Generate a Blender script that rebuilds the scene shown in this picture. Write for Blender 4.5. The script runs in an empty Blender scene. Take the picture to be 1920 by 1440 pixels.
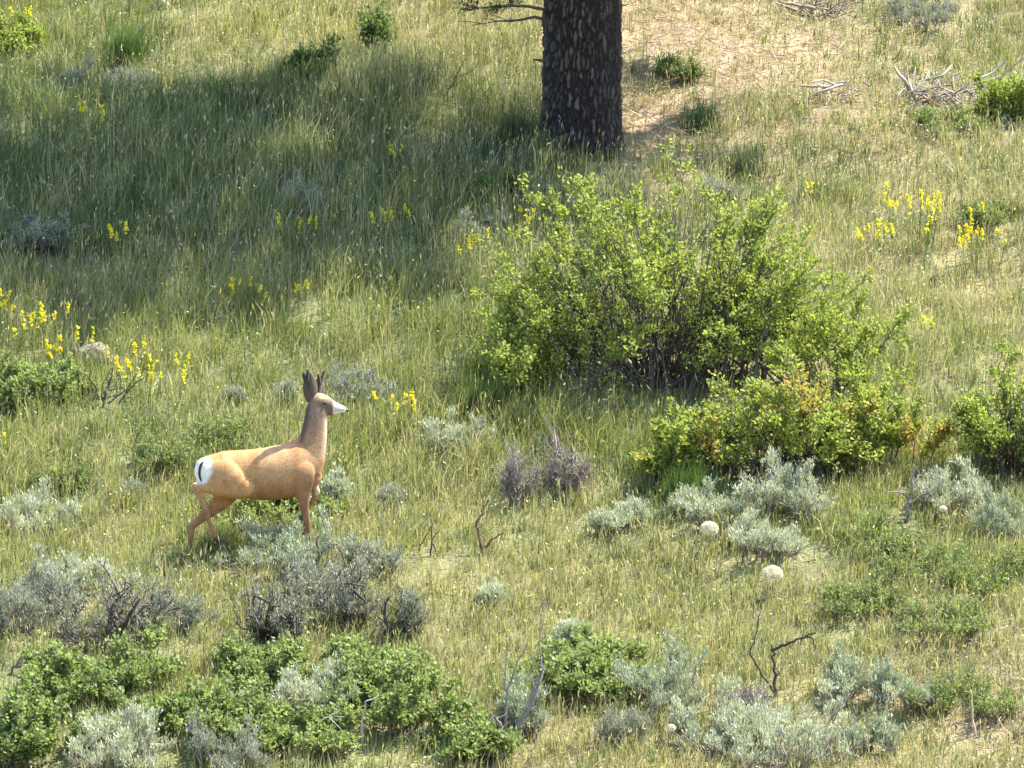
import bpy, math, random
import numpy as np
from mathutils import Vector, Matrix

# ------------------------------------------------------------------ camera
PITCH = math.radians(-6.0)
CAM = (0.0, 0.0, 8.0)
FW = 10.1 / 60.0                       # frame width / distance
scene = bpy.context.scene
cd = bpy.data.cameras.new("camera")
cam = bpy.data.objects.new("camera", cd)
scene.collection.objects.link(cam)
cam.location = CAM
cam.rotation_euler = (math.pi / 2 + PITCH, 0, 0)
cd.sensor_width = 36.0
cd.lens = 36.0 / FW
cd.clip_start = 0.5
cd.clip_end = 2000
scene.camera = cam

# ------------------------------------------------------------------ light
SUN_AZ = math.radians(27)              # from +x (picture right) turned towards +y (behind the deer)
SUN_EL = math.radians(57)
to_sun = Vector((math.cos(SUN_AZ) * math.cos(SUN_EL), math.sin(SUN_AZ) * math.cos(SUN_EL), math.sin(SUN_EL)))
world = bpy.data.worlds.new("World")
scene.world = world
world.use_nodes = True
wn = world.node_tree.nodes
bg = wn["Background"]
sky = wn.new("ShaderNodeTexSky")
sky.sky_type = 'NISHITA'
sky.sun_disc = False
sky.sun_elevation = SUN_EL
sky.sun_rotation = math.pi / 2 - SUN_AZ
world.node_tree.links.new(sky.outputs[0], bg.inputs[0])
bg.inputs[1].default_value = 0.135
sd = bpy.data.lights.new("sun", 'SUN')
sd.energy = 4.7
sd.angle = math.radians(0.53)
sd.color = (1.0, 0.93, 0.79)
sun = bpy.data.objects.new("sun", sd)
scene.collection.objects.link(sun)
sun.rotation_euler = to_sun.to_track_quat('Z', 'Y').to_euler()
sun.location = (10, 60, 30)
scene.view_settings.view_transform = 'Standard'
scene.view_settings.look = 'None'
scene.view_settings.exposure = 1.9
scene.view_settings.gamma = 1.0
scene.view_settings.use_curve_mapping = False

C = scene.collection
random.seed(5)
R = np.random.default_rng(11)

# ------------------------------------------------------------------ terrain function
SL = 0.268
def H(x, y):
    x = np.asarray(x, float); y = np.asarray(y, float)
    up = SL * (y - 60.0)
    k = (0.268 + 0.36) / 30.0
    d = np.clip(50.0 - y, 0, 30)
    mid = SL * (-10.0) - (0.268 * d - k * d * d / 2)
    z20 = SL * (-10.0) - (0.268 * 30 - k * 900 / 2)
    low = z20 + 0.36 * (20.0 - y)
    z = np.where(y >= 50, up, np.where(y >= 20, mid, low))
    z = z + 0.10 * np.sin(x * 0.55 + 0.7) * np.sin(y * 0.5 + 1.0) + 0.05 * np.sin(x * 1.3 + y * 0.9) + 0.04 * np.sin(y * 1.7 - x * 0.6)
    return z

def hz(x, y):
    return float(H(x, y))

def scl(y):
    return 1920.0 / (FW * y)           # photo pixels per metre at depth y

def G(px, py):
    """ground point seen at a place of the 1920x1440 photograph"""
    a = (px - 960) / 1920.0 * FW
    b = (720 - py) / 1920.0 * FW
    d = np.array([a, math.cos(PITCH) - b * math.sin(PITCH), math.sin(PITCH) + b * math.cos(PITCH)])
    lo, hi = 40.0, 130.0
    t = 45.0
    while t < 140:
        p = np.array(CAM) + d * t
        if p[2] < hz(p[0], p[1]):
            break
        t += 0.1
    lo, hi = t - 0.1, t
    for _ in range(20):
        m = (lo + hi) / 2
        p = np.array(CAM) + d * m
        if p[2] < hz(p[0], p[1]):
            hi = m
        else:
            lo = m
    p = np.array(CAM) + d * hi
    return p

# ------------------------------------------------------------------ materials
def mat_base(name):
    m = bpy.data.materials.new(name)
    m.use_nodes = True
    nt = m.node_tree
    return m, nt, nt.nodes["Principled BSDF"], nt.nodes["Material Output"]

def mat_leaf(name, trans=0.35, rough=0.55, spec=0.35, gain=1.0):
    m, nt, p, out = mat_base(name)
    at = nt.nodes.new("ShaderNodeAttribute"); at.attribute_name = "Col"
    src = at.outputs["Color"]
    p.inputs["Roughness"].default_value = rough
    p.inputs["Specular IOR Level"].default_value = spec
    nt.links.new(src, p.inputs["Base Color"])
    tr = nt.nodes.new("ShaderNodeBsdfTranslucent")
    mixc = nt.nodes.new("ShaderNodeMix"); mixc.data_type = 'RGBA'; mixc.blend_type = 'MULTIPLY'
    mixc.inputs["Factor"].default_value = 1.0
    mixc.inputs[7].default_value = (1.15, 1.2, 0.75, 1)
    nt.links.new(src, mixc.inputs[6])
    nt.links.new(mixc.outputs[2], tr.inputs["Color"])
    mx = nt.nodes.new("ShaderNodeMixShader"); mx.inputs[0].default_value = trans
    nt.links.new(p.outputs[0], mx.inputs[1]); nt.links.new(tr.outputs[0], mx.inputs[2])
    nt.links.new(mx.outputs[0], out.inputs[0])
    return m

def mat_col(name, rough=0.85, spec=0.2, noise=0.35, scale=40.0, sheen=0.0, bump=0.0):
    """vertex colour with procedural noise grain"""
    m, nt, p, out = mat_base(name)
    at = nt.nodes.new("ShaderNodeAttribute"); at.attribute_name = "Col"
    tc = nt.nodes.new("ShaderNodeTexCoord")
    nz = nt.nodes.new("ShaderNodeTexNoise"); nz.inputs["Scale"].default_value = scale; nz.inputs["Detail"].default_value = 6
    nt.links.new(tc.outputs["Object"], nz.inputs["Vector"])
    mr = nt.nodes.new("ShaderNodeMapRange")
    mr.inputs[1].default_value = 0.25; mr.inputs[2].default_value = 0.75
    mr.inputs[3].default_value = 1 - noise; mr.inputs[4].default_value = 1 + noise
    nt.links.new(nz.outputs[0], mr.inputs[0])
    mx = nt.nodes.new("ShaderNodeMix"); mx.data_type = 'RGBA'; mx.blend_type = 'MULTIPLY'; mx.inputs["Factor"].default_value = 1
    nt.links.new(at.outputs["Color"], mx.inputs[6]); nt.links.new(mr.outputs[0], mx.inputs[7])
    nt.links.new(mx.outputs[2], p.inputs["Base Color"])
    p.inputs["Roughness"].default_value = rough
    p.inputs["Specular IOR Level"].default_value = spec
    if sheen:
        p.inputs["Sheen Weight"].default_value = sheen
    if bump:
        b = nt.nodes.new("ShaderNodeBump"); b.inputs["Strength"].default_value = bump; b.inputs["Distance"].default_value = 0.01
        nt.links.new(nz.outputs[0], b.inputs["Height"]); nt.links.new(b.outputs[0], p.inputs["Normal"])
    return m

M_GRASS = mat_leaf("grass_blades", 0.35, 0.5, 0.3)
M_LEAF = mat_leaf("green_leaves", 0.42, 0.55, 0.2)
M_SAGE = mat_leaf("sage_leaves", 0.15, 0.8, 0.15)
M_NEEDLE = mat_leaf("pine_needles", 0.15, 0.6, 0.3)
M_PETAL = mat_leaf("petals", 0.3, 0.6, 0.2)
M_FLUFF = mat_leaf("seed_fluff", 0.12, 0.8, 0.1)
M_WOOD = mat_col("weathered_wood", 0.9, 0.15, 0.4, 60)
M_BARK = mat_col("pine_bark", 0.95, 0.1, 0.35, 55, bump=0.6)
M_FUR = mat_col("deer_coat", 0.9, 0.12, 0.28, 70, bump=0.35)
M_HORN = mat_col("antler_velvet", 0.95, 0.1, 0.2, 60, sheen=0.3)
M_ROCK = mat_col("lichen_rock", 0.95, 0.15, 0.5, 14, bump=0.8)
M_GLOSS = mat_col("dark_gloss", 0.25, 0.5, 0.05, 30)

def ground_material():
    m, nt, p, out = mat_base("hillside_soil")
    at = nt.nodes.new("ShaderNodeAttribute"); at.attribute_name = "Col"
    tc = nt.nodes.new("ShaderNodeTexCoord")
    n1 = nt.nodes.new("ShaderNodeTexNoise"); n1.inputs["Scale"].default_value = 1.3; n1.inputs["Detail"].default_value = 8
    n2 = nt.nodes.new("ShaderNodeTexNoise"); n2.inputs["Scale"].default_value = 35; n2.inputs["Detail"].default_value = 6
    for n in (n1, n2):
        nt.links.new(tc.outputs["Object"], n.inputs["Vector"])
    r1 = nt.nodes.new("ShaderNodeMapRange"); r1.inputs[1].default_value = .3; r1.inputs[2].default_value = .7; r1.inputs[3].default_value = .65; r1.inputs[4].default_value = 1.3
    r2 = nt.nodes.new("ShaderNodeMapRange"); r2.inputs[1].default_value = .3; r2.inputs[2].default_value = .7; r2.inputs[3].default_value = .5; r2.inputs[4].default_value = 1.5
    nt.links.new(n1.outputs[0], r1.inputs[0]); nt.links.new(n2.outputs[0], r2.inputs[0])
    mu = nt.nodes.new("ShaderNodeMath"); mu.operation = 'MULTIPLY'
    nt.links.new(r1.outputs[0], mu.inputs[0]); nt.links.new(r2.outputs[0], mu.inputs[1])
    mx = nt.nodes.new("ShaderNodeMix"); mx.data_type = 'RGBA'; mx.blend_type = 'MULTIPLY'; mx.inputs["Factor"].default_value = 1
    nt.links.new(at.outputs["Color"], mx.inputs[6]); nt.links.new(mu.outputs[0], mx.inputs[7])
    nt.links.new(mx.outputs[2], p.inputs["Base Color"])
    p.inputs["Roughness"].default_value = 0.95
    b = nt.nodes.new("ShaderNodeBump"); b.inputs["Strength"].default_value = 0.8; b.inputs["Distance"].default_value = 0.03
    nt.links.new(n2.outputs[0], b.inputs["Height"]); nt.links.new(b.outputs[0], p.inputs["Normal"])
    return m
M_GROUND = ground_material()

# ------------------------------------------------------------------ mesh helpers
def mesh_np(name, V, F, col, mat):
    V = np.ascontiguousarray(V, np.float32); F = np.ascontiguousarray(F, np.int32)
    k = F.shape[1]
    me = bpy.data.meshes.new(name)
    me.vertices.add(len(V)); me.vertices.foreach_set("co", V.ravel())
    me.loops.add(F.size); me.loops.foreach_set("vertex_index", F.ravel())
    me.polygons.add(len(F))
    me.polygons.foreach_set("loop_start", np.arange(0, F.size, k, dtype=np.int32))
    me.polygons.foreach_set("loop_total", np.full(len(F), k, np.int32))
    col = np.asarray(col, np.float32)
    if col.ndim == 1:
        col = np.tile(col, (len(V), 1))
    rgba = np.ones((len(V), 4), np.float32); rgba[:, :3] = np.clip(col, 0, 1)
    at = me.color_attributes.new("Col", 'FLOAT_COLOR', 'POINT')
    at.data.foreach_set("color", rgba.ravel())
    me.update(calc_edges=True)
    me.validate()
    me.materials.append(mat)
    return me

def obj(name, me, parent=None, loc=None):
    o = bpy.data.objects.new(name, me)
    C.objects.link(o)
    if parent is not None:
        o.parent = parent
    if loc is not None:
        o.location = loc
    return o

def tag(o, label=None, cat=None, group=None, kind=None):
    if label: o["label"] = label
    if cat: o["category"] = cat
    if group: o["group"] = group
    if kind: o["kind"] = kind
    return o

def thing(name, label, cat, loc, group=None, rz=0.0):
    o = bpy.data.objects.new(name, None)
    o.empty_display_size = 0.1
    C.objects.link(o)
    o.location = loc
    o.rotation_euler = (0, 0, rz)
    return tag(o, label, cat, group)

def norm(v):
    return v / (np.linalg.norm(v, axis=-1, keepdims=True) + 1e-9)

class Tubes:
    def __init__(self):
        self.V = []; self.F = []; self.Cc = []; self.n = 0
    def add(self, pts, rad, col, sides=4):
        pts = np.asarray(pts, float); n = len(pts)
        rad = np.broadcast_to(np.asarray(rad, float), (n,))
        t = np.gradient(pts, axis=0); t = norm(t)
        ref = np.array([0.31, 0.17, 0.93]) if abs(t[0] @ np.array([0.31, 0.17, 0.93])) < 0.9 else np.array([1.0, 0, 0])
        u = norm(np.cross(t, ref)); v = np.cross(t, u)
        a = np.arange(sides) / sides * 2 * math.pi
        ring = pts[:, None, :] + rad[:, None, None] * (np.cos(a)[None, :, None] * u[:, None, :] + np.sin(a)[None, :, None] * v[:, None, :])
        V = ring.reshape(-1, 3)
        i = np.arange(n - 1)[:, None] * sides; j = np.arange(sides)[None, :]; j2 = (j + 1) % sides
        F = np.stack([i + j, i + j2, i + sides + j2, i + sides + j], -1).reshape(-1, 4)
        self.V.append(V); self.F.append(F + self.n)
        c = np.asarray(col, float)
        self.Cc.append(np.tile(c, (len(V), 1)) if c.ndim == 1 else np.repeat(c, sides, 0))
        self.n += len(V)
        # end cap
        if sides == 4:
            self.F.append(np.array([[0, 1, 2, 3]]) + self.n - 4)
    def mesh(self, name, mat):
        if not self.V:
            return None
        return mesh_np(name, np.concatenate(self.V), np.concatenate(self.F), np.concatenate(self.Cc), mat)

def leaves_np(P, D, L, W, col, rng, shape='rhomb', fold=0.15, upb=0.0):
    P = np.asarray(P, float); D = norm(np.asarray(D, float)); n = len(P)
    L = np.broadcast_to(np.asarray(L, float), (n,))[:, None]; W = np.broadcast_to(np.asarray(W, float), (n,))[:, None]
    S = norm(np.cross(D, rng.normal(size=(n, 3)) + np.array([0, 0, upb]))); N = np.cross(D, S)
    if shape == 'rhomb':
        V = np.stack([P, P + .5 * L * D + .5 * W * S + fold * W * N, P + L * D, P + .5 * L * D - .5 * W * S + fold * W * N], 1)
        k = 4; T = np.array([[0, 1, 2], [0, 2, 3]])
    else:
        V = np.stack([P, P + .3 * L * D + .5 * W * S + fold * W * N, P + .72 * L * D + .4 * W * S + fold * W * N, P + L * D,
                      P + .72 * L * D - .4 * W * S + fold * W * N, P + .3 * L * D - .5 * W * S + fold * W * N], 1)
        k = 6; T = np.array([[0, 1, 5], [1, 2, 5], [2, 4, 5], [2, 3, 4]])
    F = (np.arange(n)[:, None, None] * k + T[None]).reshape(-1, 3)
    return V.reshape(-1, 3), F, np.repeat(col, k, 0)

def merge(parts):
    V = []; F = []; Cc = []; n = 0
    for v, f, c in parts:
        V.append(v); F.append(f + n); Cc.append(c); n += len(v)
    return np.concatenate(V), np.concatenate(F), np.concatenate(Cc)

# ------------------------------------------------------------------ ground
# control points of the meadow:  px, py, dry, tone(0 blue green .. 1 yellow green), height, density, seed, litter
CP = np.array([
    (100, 60, .35, .6, .40, 1.0, .20, .10), (450, 60, .68, .8, .34, 1.0, .25, .25), (800, 60, .75, .75, .30, .9, .30, .4),
    (250, 110, .25, .5, .40, 1.0, .2, .1), (950, 110, .55, .5, .30, .8, .25, .5),
    (1260, 40, .85, .4, .18, .30, .25, 1.0), (1450, 100, .85, .4, .18, .30, .25, 1.0), (1350, 170, .8, .4, .18, .40, .25, 1.0), (1700, 40, .55, .4, .28, .9, .2, .4), (1850, 120, .5, .5, .28, .9, .2, .3),
    (1225, 260, .8, .4, .16, .35, .25, 1.0), (1400, 240, .55, .25, .32, .9, .35, .5), (1650, 230, .75, .4, .24, .65, .3, .8), (1850, 280, .65, .5, .32, 1., .3, .3),
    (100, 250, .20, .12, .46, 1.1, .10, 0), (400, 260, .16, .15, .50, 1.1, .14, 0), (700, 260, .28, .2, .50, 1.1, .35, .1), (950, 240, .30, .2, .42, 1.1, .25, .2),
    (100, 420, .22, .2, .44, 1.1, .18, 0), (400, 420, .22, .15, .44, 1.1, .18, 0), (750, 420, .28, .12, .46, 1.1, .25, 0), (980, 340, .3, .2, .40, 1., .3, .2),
    (1500, 340, .5, .3, .36, 1., .35, .2), (1750, 380, .82, .5, .30, 1., .4, .4), (1850, 500, .80, .5, .28, 1., .4, .3), (1700, 560, .75, .6, .30, 1., .4, .2),
    (1800, 650, .45, .7, .30, 1., .3, .1),
    (100, 580, .25, .75, .38, 1.1, .25, 0), (400, 590, .30, .7, .38, 1.1, .28, 0), (750, 580, .22, .6, .42, 1.1, .25, 0), (850, 700, .18, .55, .42, 1.1, .15, 0),
    (350, 680, .45, .85, .32, 1., .25, 0), (100, 800, .32, .65, .32, 1., .25, 0), (650, 820, .30, .6, .32, 1., .2, 0), (300, 840, .3, .6, .32, 1., .2, 0),
    (780, 900, .55, .7, .32, 1., .4, 0), (1100, 830, .2, .5, .36, 1.1, .15, 0), (1250, 900, .35, .6, .30, 1., .3, 0),
    (250, 990, .58, .75, .30, 1., .35, 0), (850, 1080, .68, .8, .26, 1.1, .5, .1), (1200, 1070, .68, .75, .27, 1.1, .5, .1), (1600, 1000, .4, .75, .28, 1., .35, 0), (1500, 1130, .78, .75, .27, 1.1, .5, .1),
    (1800, 1180, .68, .7, .26, 1., .4, .2), (30, 1060, .6, .6, .28, 1., .4, .2), (420, 1130, .5, .7, .26, 1., .4, .1), (900, 1200, .68, .75, .26, 1.1, .5, .1), (1300, 1170, .74, .75, .26, 1.1, .5, .1),
    (400, 1270, .5, .6, .24, .9, .3, .2), (1080, 1410, .85, .6, .27, 1., .5, .6), (1850, 1370, .85, .5, .27, .9, .45, .7), (1150, 1300, .5, .6, .24, 1., .3, .2), (600, 1420, .5, .5, .24, .9, .3, .2), (100, 1430, .4, .6, .24, .9, .2, .1),
    (1700, 1420, .7, .5, .24, .9, .4, .5),
])
CPW = np.array([G(c[0], c[1])[:2] for c in CP])

def vnoise(x, y, s, seed):
    r = np.random.default_rng(seed); T = r.random((64, 64))
    fx = x / s + 1000; fy = y / s + 1000
    ix = np.floor(fx).astype(int); iy = np.floor(fy).astype(int); tx = fx - ix; ty = fy - iy
    tx = tx * tx * (3 - 2 * tx); ty = ty * ty * (3 - 2 * ty)
    g = lambda a, b: T[a % 64, b % 64]
    return (g(ix, iy) * (1 - tx) + g(ix + 1, iy) * tx) * (1 - ty) + (g(ix, iy + 1) * (1 - tx) + g(ix + 1, iy + 1) * tx) * ty

def field(x, y):
    """meadow character at world places: dry, tone, height, density, seed, litter"""
    x = np.asarray(x, float).ravel(); y = np.asarray(y, float).ravel()
    out = np.zeros((len(x), 6))
    for s in range(0, len(x), 40000):
        xs = x[s:s + 40000, None]; ys = y[s:s + 40000, None]
        d2 = (xs - CPW[None, :, 0]) ** 2 + ((ys - CPW[None, :, 1]) * 0.75) ** 2
        w = 1 / (d2 + 0.12) ** 1.7
        out[s:s + 40000] = (w @ CP[:, 2:]) / w.sum(1, keepdims=True)
    out[:, 2] *= 1 - .22 * np.clip((62.5 - y) / 3.0, 0, 1)
    n1 = vnoise(x, y, 0.8, 1) - .5; n2 = vnoise(x, y, 0.35, 2) - .5; n3 = vnoise(x, y, 1.7, 3) - .5
    out[:, 0] = np.clip(out[:, 0] + 0.45 * n1 + 0.3 * n2, 0.03, .97)
    out[:, 1] = np.clip(out[:, 1] + 0.4 * n3 + 0.3 * n2, 0, 1)
    out[:, 2] *= 1 + 0.5 * n3 + 0.4 * n2
    out[:, 5] = np.clip(out[:, 5] + .3 * n1, 0, 1)
    return out

gx = np.concatenate([np.linspace(-160, -14, 25)[:-1], np.linspace(-14, 14, 113), np.linspace(14, 160, 25)[1:]])
gy = np.concatenate([np.linspace(-60, 48, 55)[:-1], np.linspace(48, 90, 169), np.linspace(90, 300, 40)[1:]])
XX, YY = np.meshgrid(gx, gy)
ZZ = H(XX, YY)
nx, ny = len(gx), len(gy)
ii, jj = np.meshgrid(np.arange(ny - 1), np.arange(nx - 1), indexing='ij')
i0 = (ii * nx + jj).ravel()
GF = np.stack([i0, i0 + 1, i0 + nx + 1, i0 + nx], 1)
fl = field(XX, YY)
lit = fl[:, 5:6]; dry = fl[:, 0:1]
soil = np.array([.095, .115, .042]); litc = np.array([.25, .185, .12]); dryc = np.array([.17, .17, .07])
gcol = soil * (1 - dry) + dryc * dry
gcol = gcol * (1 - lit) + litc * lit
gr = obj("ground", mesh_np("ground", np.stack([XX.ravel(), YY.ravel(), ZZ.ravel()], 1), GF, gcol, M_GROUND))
tag(gr, kind="structure")
gr["label"] = "grassy hillside rising away from the viewer"

# ------------------------------------------------------------------ grass
EXC = []      # (x, y, rx, ry, keep)
def keep_factor(x, y):
    k = np.ones(len(x))
    for ex, ey, rx, ry, kp in EXC:
        d = ((x - ex) / rx) ** 2 + ((y - ey) / ry) ** 2
        k *= np.where(d < 1, kp, 1)
    return k

def blades(P, Hh, Wd, Lean, col0, col1, rng):
    """tapered bent blades, 5 vertices each"""
    n = len(P)
    a = rng.random(n) * 2 * math.pi
    S = np.stack([np.cos(a), np.sin(a), np.zeros(n)], 1)
    b = rng.random(n) * 2 * math.pi
    Dl = np.stack([np.cos(b), np.sin(b), np.zeros(n)], 1) + np.array([0.25, -0.1, 0])
    up = np.array([0, 0, 1.0])
    Hh = Hh[:, None]; Wd = Wd[:, None]; Lean = Lean[:, None]
    m = P + up * Hh * .55 + Dl * Lean * Hh * .35
    t = P + up * Hh * (1 - .25 * Lean) + Dl * Lean * Hh
    base = P - up * 0.02
    V = np.stack([base - S * Wd * .5, base + S * Wd * .5, m - S * Wd * .42, m + S * Wd * .42, t], 1)
    T = np.array([[0, 1, 2], [1, 3, 2], [2, 3, 4]])
    F = (np.arange(n)[:, None, None] * 5 + T[None]).reshape(-1, 3)
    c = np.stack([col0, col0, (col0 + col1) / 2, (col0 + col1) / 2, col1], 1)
    return V.reshape(-1, 3), F, c.reshape(-1, 3)

def seeds(P, L, W, col, rng):
    D = np.stack([rng.normal(0, .25, len(P)) + .1, rng.normal(0, .25, len(P)), np.ones(len(P))], 1)
    return leaves_np(P, D, L, W, col, rng, 'rhomb', .1)

GREEN_B = np.array([.078, .125, .055]); GREEN_Y = np.array([.255, .275, .080])
STRAW = np.array([.43, .38, .19]); PALE = np.array([.52, .50, .33]); TAN = np.array([.42, .32, .175])

def sample_area(n, rng):
    y = rng.uniform(53.0, 84.0, n)
    x = rng.uniform(-1, 1, n) * (0.0845 * y + 1.6)
    # area weight
    k = rng.random(n) < (0.0845 * y + 1.6) / (0.0845 * 84 + 1.6)
    return x[k], y[k]

def build_grass():
    rng = np.random.default_rng(77)
    # tufts
    tx, ty = sample_area(29000, rng)
    ex, ey = sample_area(22000, rng); kk = ey < 63.5
    tx = np.concatenate([tx, ex[kk]]); ty = np.concatenate([ty, ey[kk]])
    f = field(tx, ty)
    k = rng.random(len(tx)) < np.clip(f[:, 3], 0, 1.2) / 1.2 * keep_factor(tx, ty)
    tx, ty, f = tx[k], ty[k], f[k]
    nb = rng.integers(8, 20, len(tx))
    idx = np.repeat(np.arange(len(tx)), nb)
    n = len(idx)
    spread = rng.uniform(.03, .11, len(tx))[idx]
    x = tx[idx] + rng.normal(0, 1, n) * spread; y = ty[idx] + rng.normal(0, 1, n) * spread
    ff = f[idx]
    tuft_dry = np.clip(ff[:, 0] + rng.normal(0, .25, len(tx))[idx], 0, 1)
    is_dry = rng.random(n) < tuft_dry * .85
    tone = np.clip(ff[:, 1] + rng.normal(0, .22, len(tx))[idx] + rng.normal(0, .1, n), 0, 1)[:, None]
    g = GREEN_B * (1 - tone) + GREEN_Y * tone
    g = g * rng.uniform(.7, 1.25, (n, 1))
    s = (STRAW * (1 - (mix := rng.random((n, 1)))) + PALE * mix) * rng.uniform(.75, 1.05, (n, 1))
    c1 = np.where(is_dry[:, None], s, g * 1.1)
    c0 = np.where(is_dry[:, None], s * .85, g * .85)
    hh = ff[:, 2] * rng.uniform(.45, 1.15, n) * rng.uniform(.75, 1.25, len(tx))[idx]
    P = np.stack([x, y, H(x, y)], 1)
    wd = rng.uniform(.006, .012, n)
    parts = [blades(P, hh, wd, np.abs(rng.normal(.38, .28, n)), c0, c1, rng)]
    o = obj("meadow_grass", mesh_np("meadow_grass", *merge(parts), M_GRASS))
    tag(o, "mixed green and straw meadow grass covering the hillside", "grass", kind="stuff")
    # stalks with seed heads
    sx, sy = sample_area(62000, rng)
    f = field(sx, sy)
    k = rng.random(len(sx)) < f[:, 4] * keep_factor(sx, sy) * (0.4 + 1.2 * vnoise(sx, sy, .6, 9))
    sx, sy, f = sx[k], sy[k], f[k]
    n = len(sx)
    hh = f[:, 2] * rng.uniform(.85, 1.5, n)
    P = np.stack([sx, sy, H(sx, sy)], 1)
    mix = rng.random((n, 1))
    green = rng.random((n, 1)) < .35
    c = (STRAW * mix + TAN * (1 - mix)) * rng.uniform(.8, 1.1, (n, 1))
    c = np.where(green, np.array([.27, .27, .10]) * rng.uniform(.8, 1.1, (n, 1)), c)
    ln = np.abs(rng.normal(.12, .1, n))
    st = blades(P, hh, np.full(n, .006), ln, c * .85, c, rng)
    tips = st[0].reshape(-1, 5, 3)[:, 4] - np.array([0, 0, .03])
    sd_ = seeds(tips, rng.uniform(.05, .11, n), rng.uniform(.010, .020, n), c * 1.1, rng)
    o = obj("seeding_grass", mesh_np("seeding_grass", *merge([st, sd_]), M_GRASS))
    tag(o, "tan grass stalks with ripe seed heads scattered through the meadow", "grass", kind="stuff")
    # small cream seed specks of cheatgrass and brome held at blade height
    qx, qy = sample_area(46000, rng)
    f = field(qx, qy)
    k = rng.random(len(qx)) < np.clip(f[:, 0] * 1.1, 0, .9) * keep_factor(qx, qy) * np.clip(1.5 * vnoise(qx, qy, .45, 61), .1, 1)
    qx, qy, f = qx[k], qy[k], f[k]; n = len(qx)
    hh = f[:, 2] * rng.uniform(.55, 1.15, n)
    P = np.stack([qx, qy, H(qx, qy)], 1)
    c = (PALE * (m_ := rng.random((n, 1))) + STRAW * (1 - m_)) * rng.uniform(.85, 1.15, (n, 1))
    st = blades(P, hh, np.full(n, .004), np.abs(rng.normal(.3, .2, n)), c * .8, c, rng)
    tips = st[0].reshape(-1, 5, 3)[:, 4] - np.array([0, 0, .012])
    Dn = rng.normal(size=(n, 3)); Dn[:, 2] -= .3
    sp = leaves_np(tips, Dn, rng.uniform(.025, .05, n), rng.uniform(.012, .022, n), c * 1.05, rng, upb=1.0)
    o = obj("brome_seed_heads", mesh_np("brome_seed_heads", *merge([st, sp]), M_GRASS))
    tag(o, "small cream drooping grass seed heads speckling the meadow", "grass", kind="stuff")
    # fallen straw and pine needles
    lx, ly = sample_area(110000, rng)
    f = field(lx, ly)
    k = rng.random(len(lx)) < f[:, 5] ** 1.3
    lx, ly, f = lx[k], ly[k], f[k]; n = len(lx)
    P = np.stack([lx, ly, H(lx, ly) + rng.uniform(.0, .09, n)], 1)
    a = rng.random(n) * 6.283
    D = np.stack([np.cos(a), np.sin(a), rng.normal(0.05, .25, n) + SL * np.sin(a)], 1)
    mix = rng.random((n, 1))
    c = (np.array([.46, .37, .25]) * mix + np.array([.26, .165, .105]) * (1 - mix)) * rng.uniform(.55, 1.2, (n, 1))
    o = obj("needle_litter", mesh_np("needle_litter", *leaves_np(P, D, rng.uniform(.12, .3, n), rng.uniform(.008, .016, n), c, rng), M_GRASS))
    tag(o, "pinkish tan fallen pine needles and straw on the bare slope", "litter", kind="stuff")
    # low forbs: small broad leaves among the grass
    fx, fy = sample_area(52000, rng)
    f = field(fx, fy)
    k = rng.random(len(fx)) < (1 - f[:, 0]) * np.clip(vnoise(fx, fy, .5, 21) * 2 - .7, 0, 1) * keep_factor(fx, fy)
    fx, fy, f = fx[k], fy[k], f[k]; n0 = len(fx)
    idx = np.repeat(np.arange(n0), 4); n = len(idx)
    P = np.stack([fx[idx] + rng.normal(0, .03, n), fy[idx] + rng.normal(0, .03, n), np.zeros(n)], 1)
    P[:, 2] = H(P[:, 0], P[:, 1]) + f[idx, 2] * rng.uniform(.2, .85, n)
    D = rng.normal(size=(n, 3)); D[:, 2] = np.abs(D[:, 2]) * .8
    tone = np.clip(f[idx, 1:2] + rng.normal(0, .2, (n, 1)), 0, 1)
    c = (np.array([.075, .12, .05]) * (1 - tone) + np.array([.22, .28, .08]) * tone) * rng.uniform(.75, 1.25, (n, 1))
    o = obj("low_forbs", mesh_np("low_forbs", *leaves_np(P, D, rng.uniform(.02, .05, n), rng.uniform(.010, .02, n), c, rng, upb=1.0), M_LEAF))
    tag(o, "small broad leaved green weeds mixed into the meadow grass", "weeds", kind="stuff")

def build_sprigs():
    # grey green sprigs of young sage and wormwood scattered through the grass
    rng = np.random.default_rng(78)
    sx, sy = sample_area(2600, rng)
    k = rng.random(len(sx)) < np.clip(vnoise(sx, sy, 1.1, 55) * 2.2 - .7, 0.05, 1) * keep_factor(sx, sy)
    sx, sy = sx[k], sy[k]; n0 = len(sx)
    f = field(sx, sy)
    idx = np.repeat(np.arange(n0), 46); n = len(idx)
    r = rng.uniform(.06, .17, n0)[idx]; h = (f[:, 2] * rng.uniform(.6, 1.05, n0))[idx]
    a = rng.random(n) * 6.283; q = np.sqrt(rng.random(n))
    x = sx[idx] + r * q * np.cos(a); y = sy[idx] + r * q * np.sin(a)
    P = np.stack([x, y, H(x, y) + h * rng.uniform(.25, 1, n) * (1.1 - .5 * q)], 1)
    D = np.stack([np.cos(a) * .5, np.sin(a) * .5, np.full(n, .9)], 1) + rng.normal(0, .35, (n, 3))
    mix = rng.random((n0, 1))[idx]
    c = (np.array([.30, .34, .24]) * mix + np.array([.20, .25, .13]) * (1 - mix)) * rng.uniform(.7, 1.2, (n, 1))
    o = obj("wormwood_sprigs", mesh_np("wormwood_sprigs", *leaves_np(P, D, rng.uniform(.03, .06, n), rng.uniform(.007, .012, n), c, rng), M_SAGE))
    tag(o, "grey green wormwood sprigs scattered through the grass", "weeds", kind="stuff")

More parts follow.
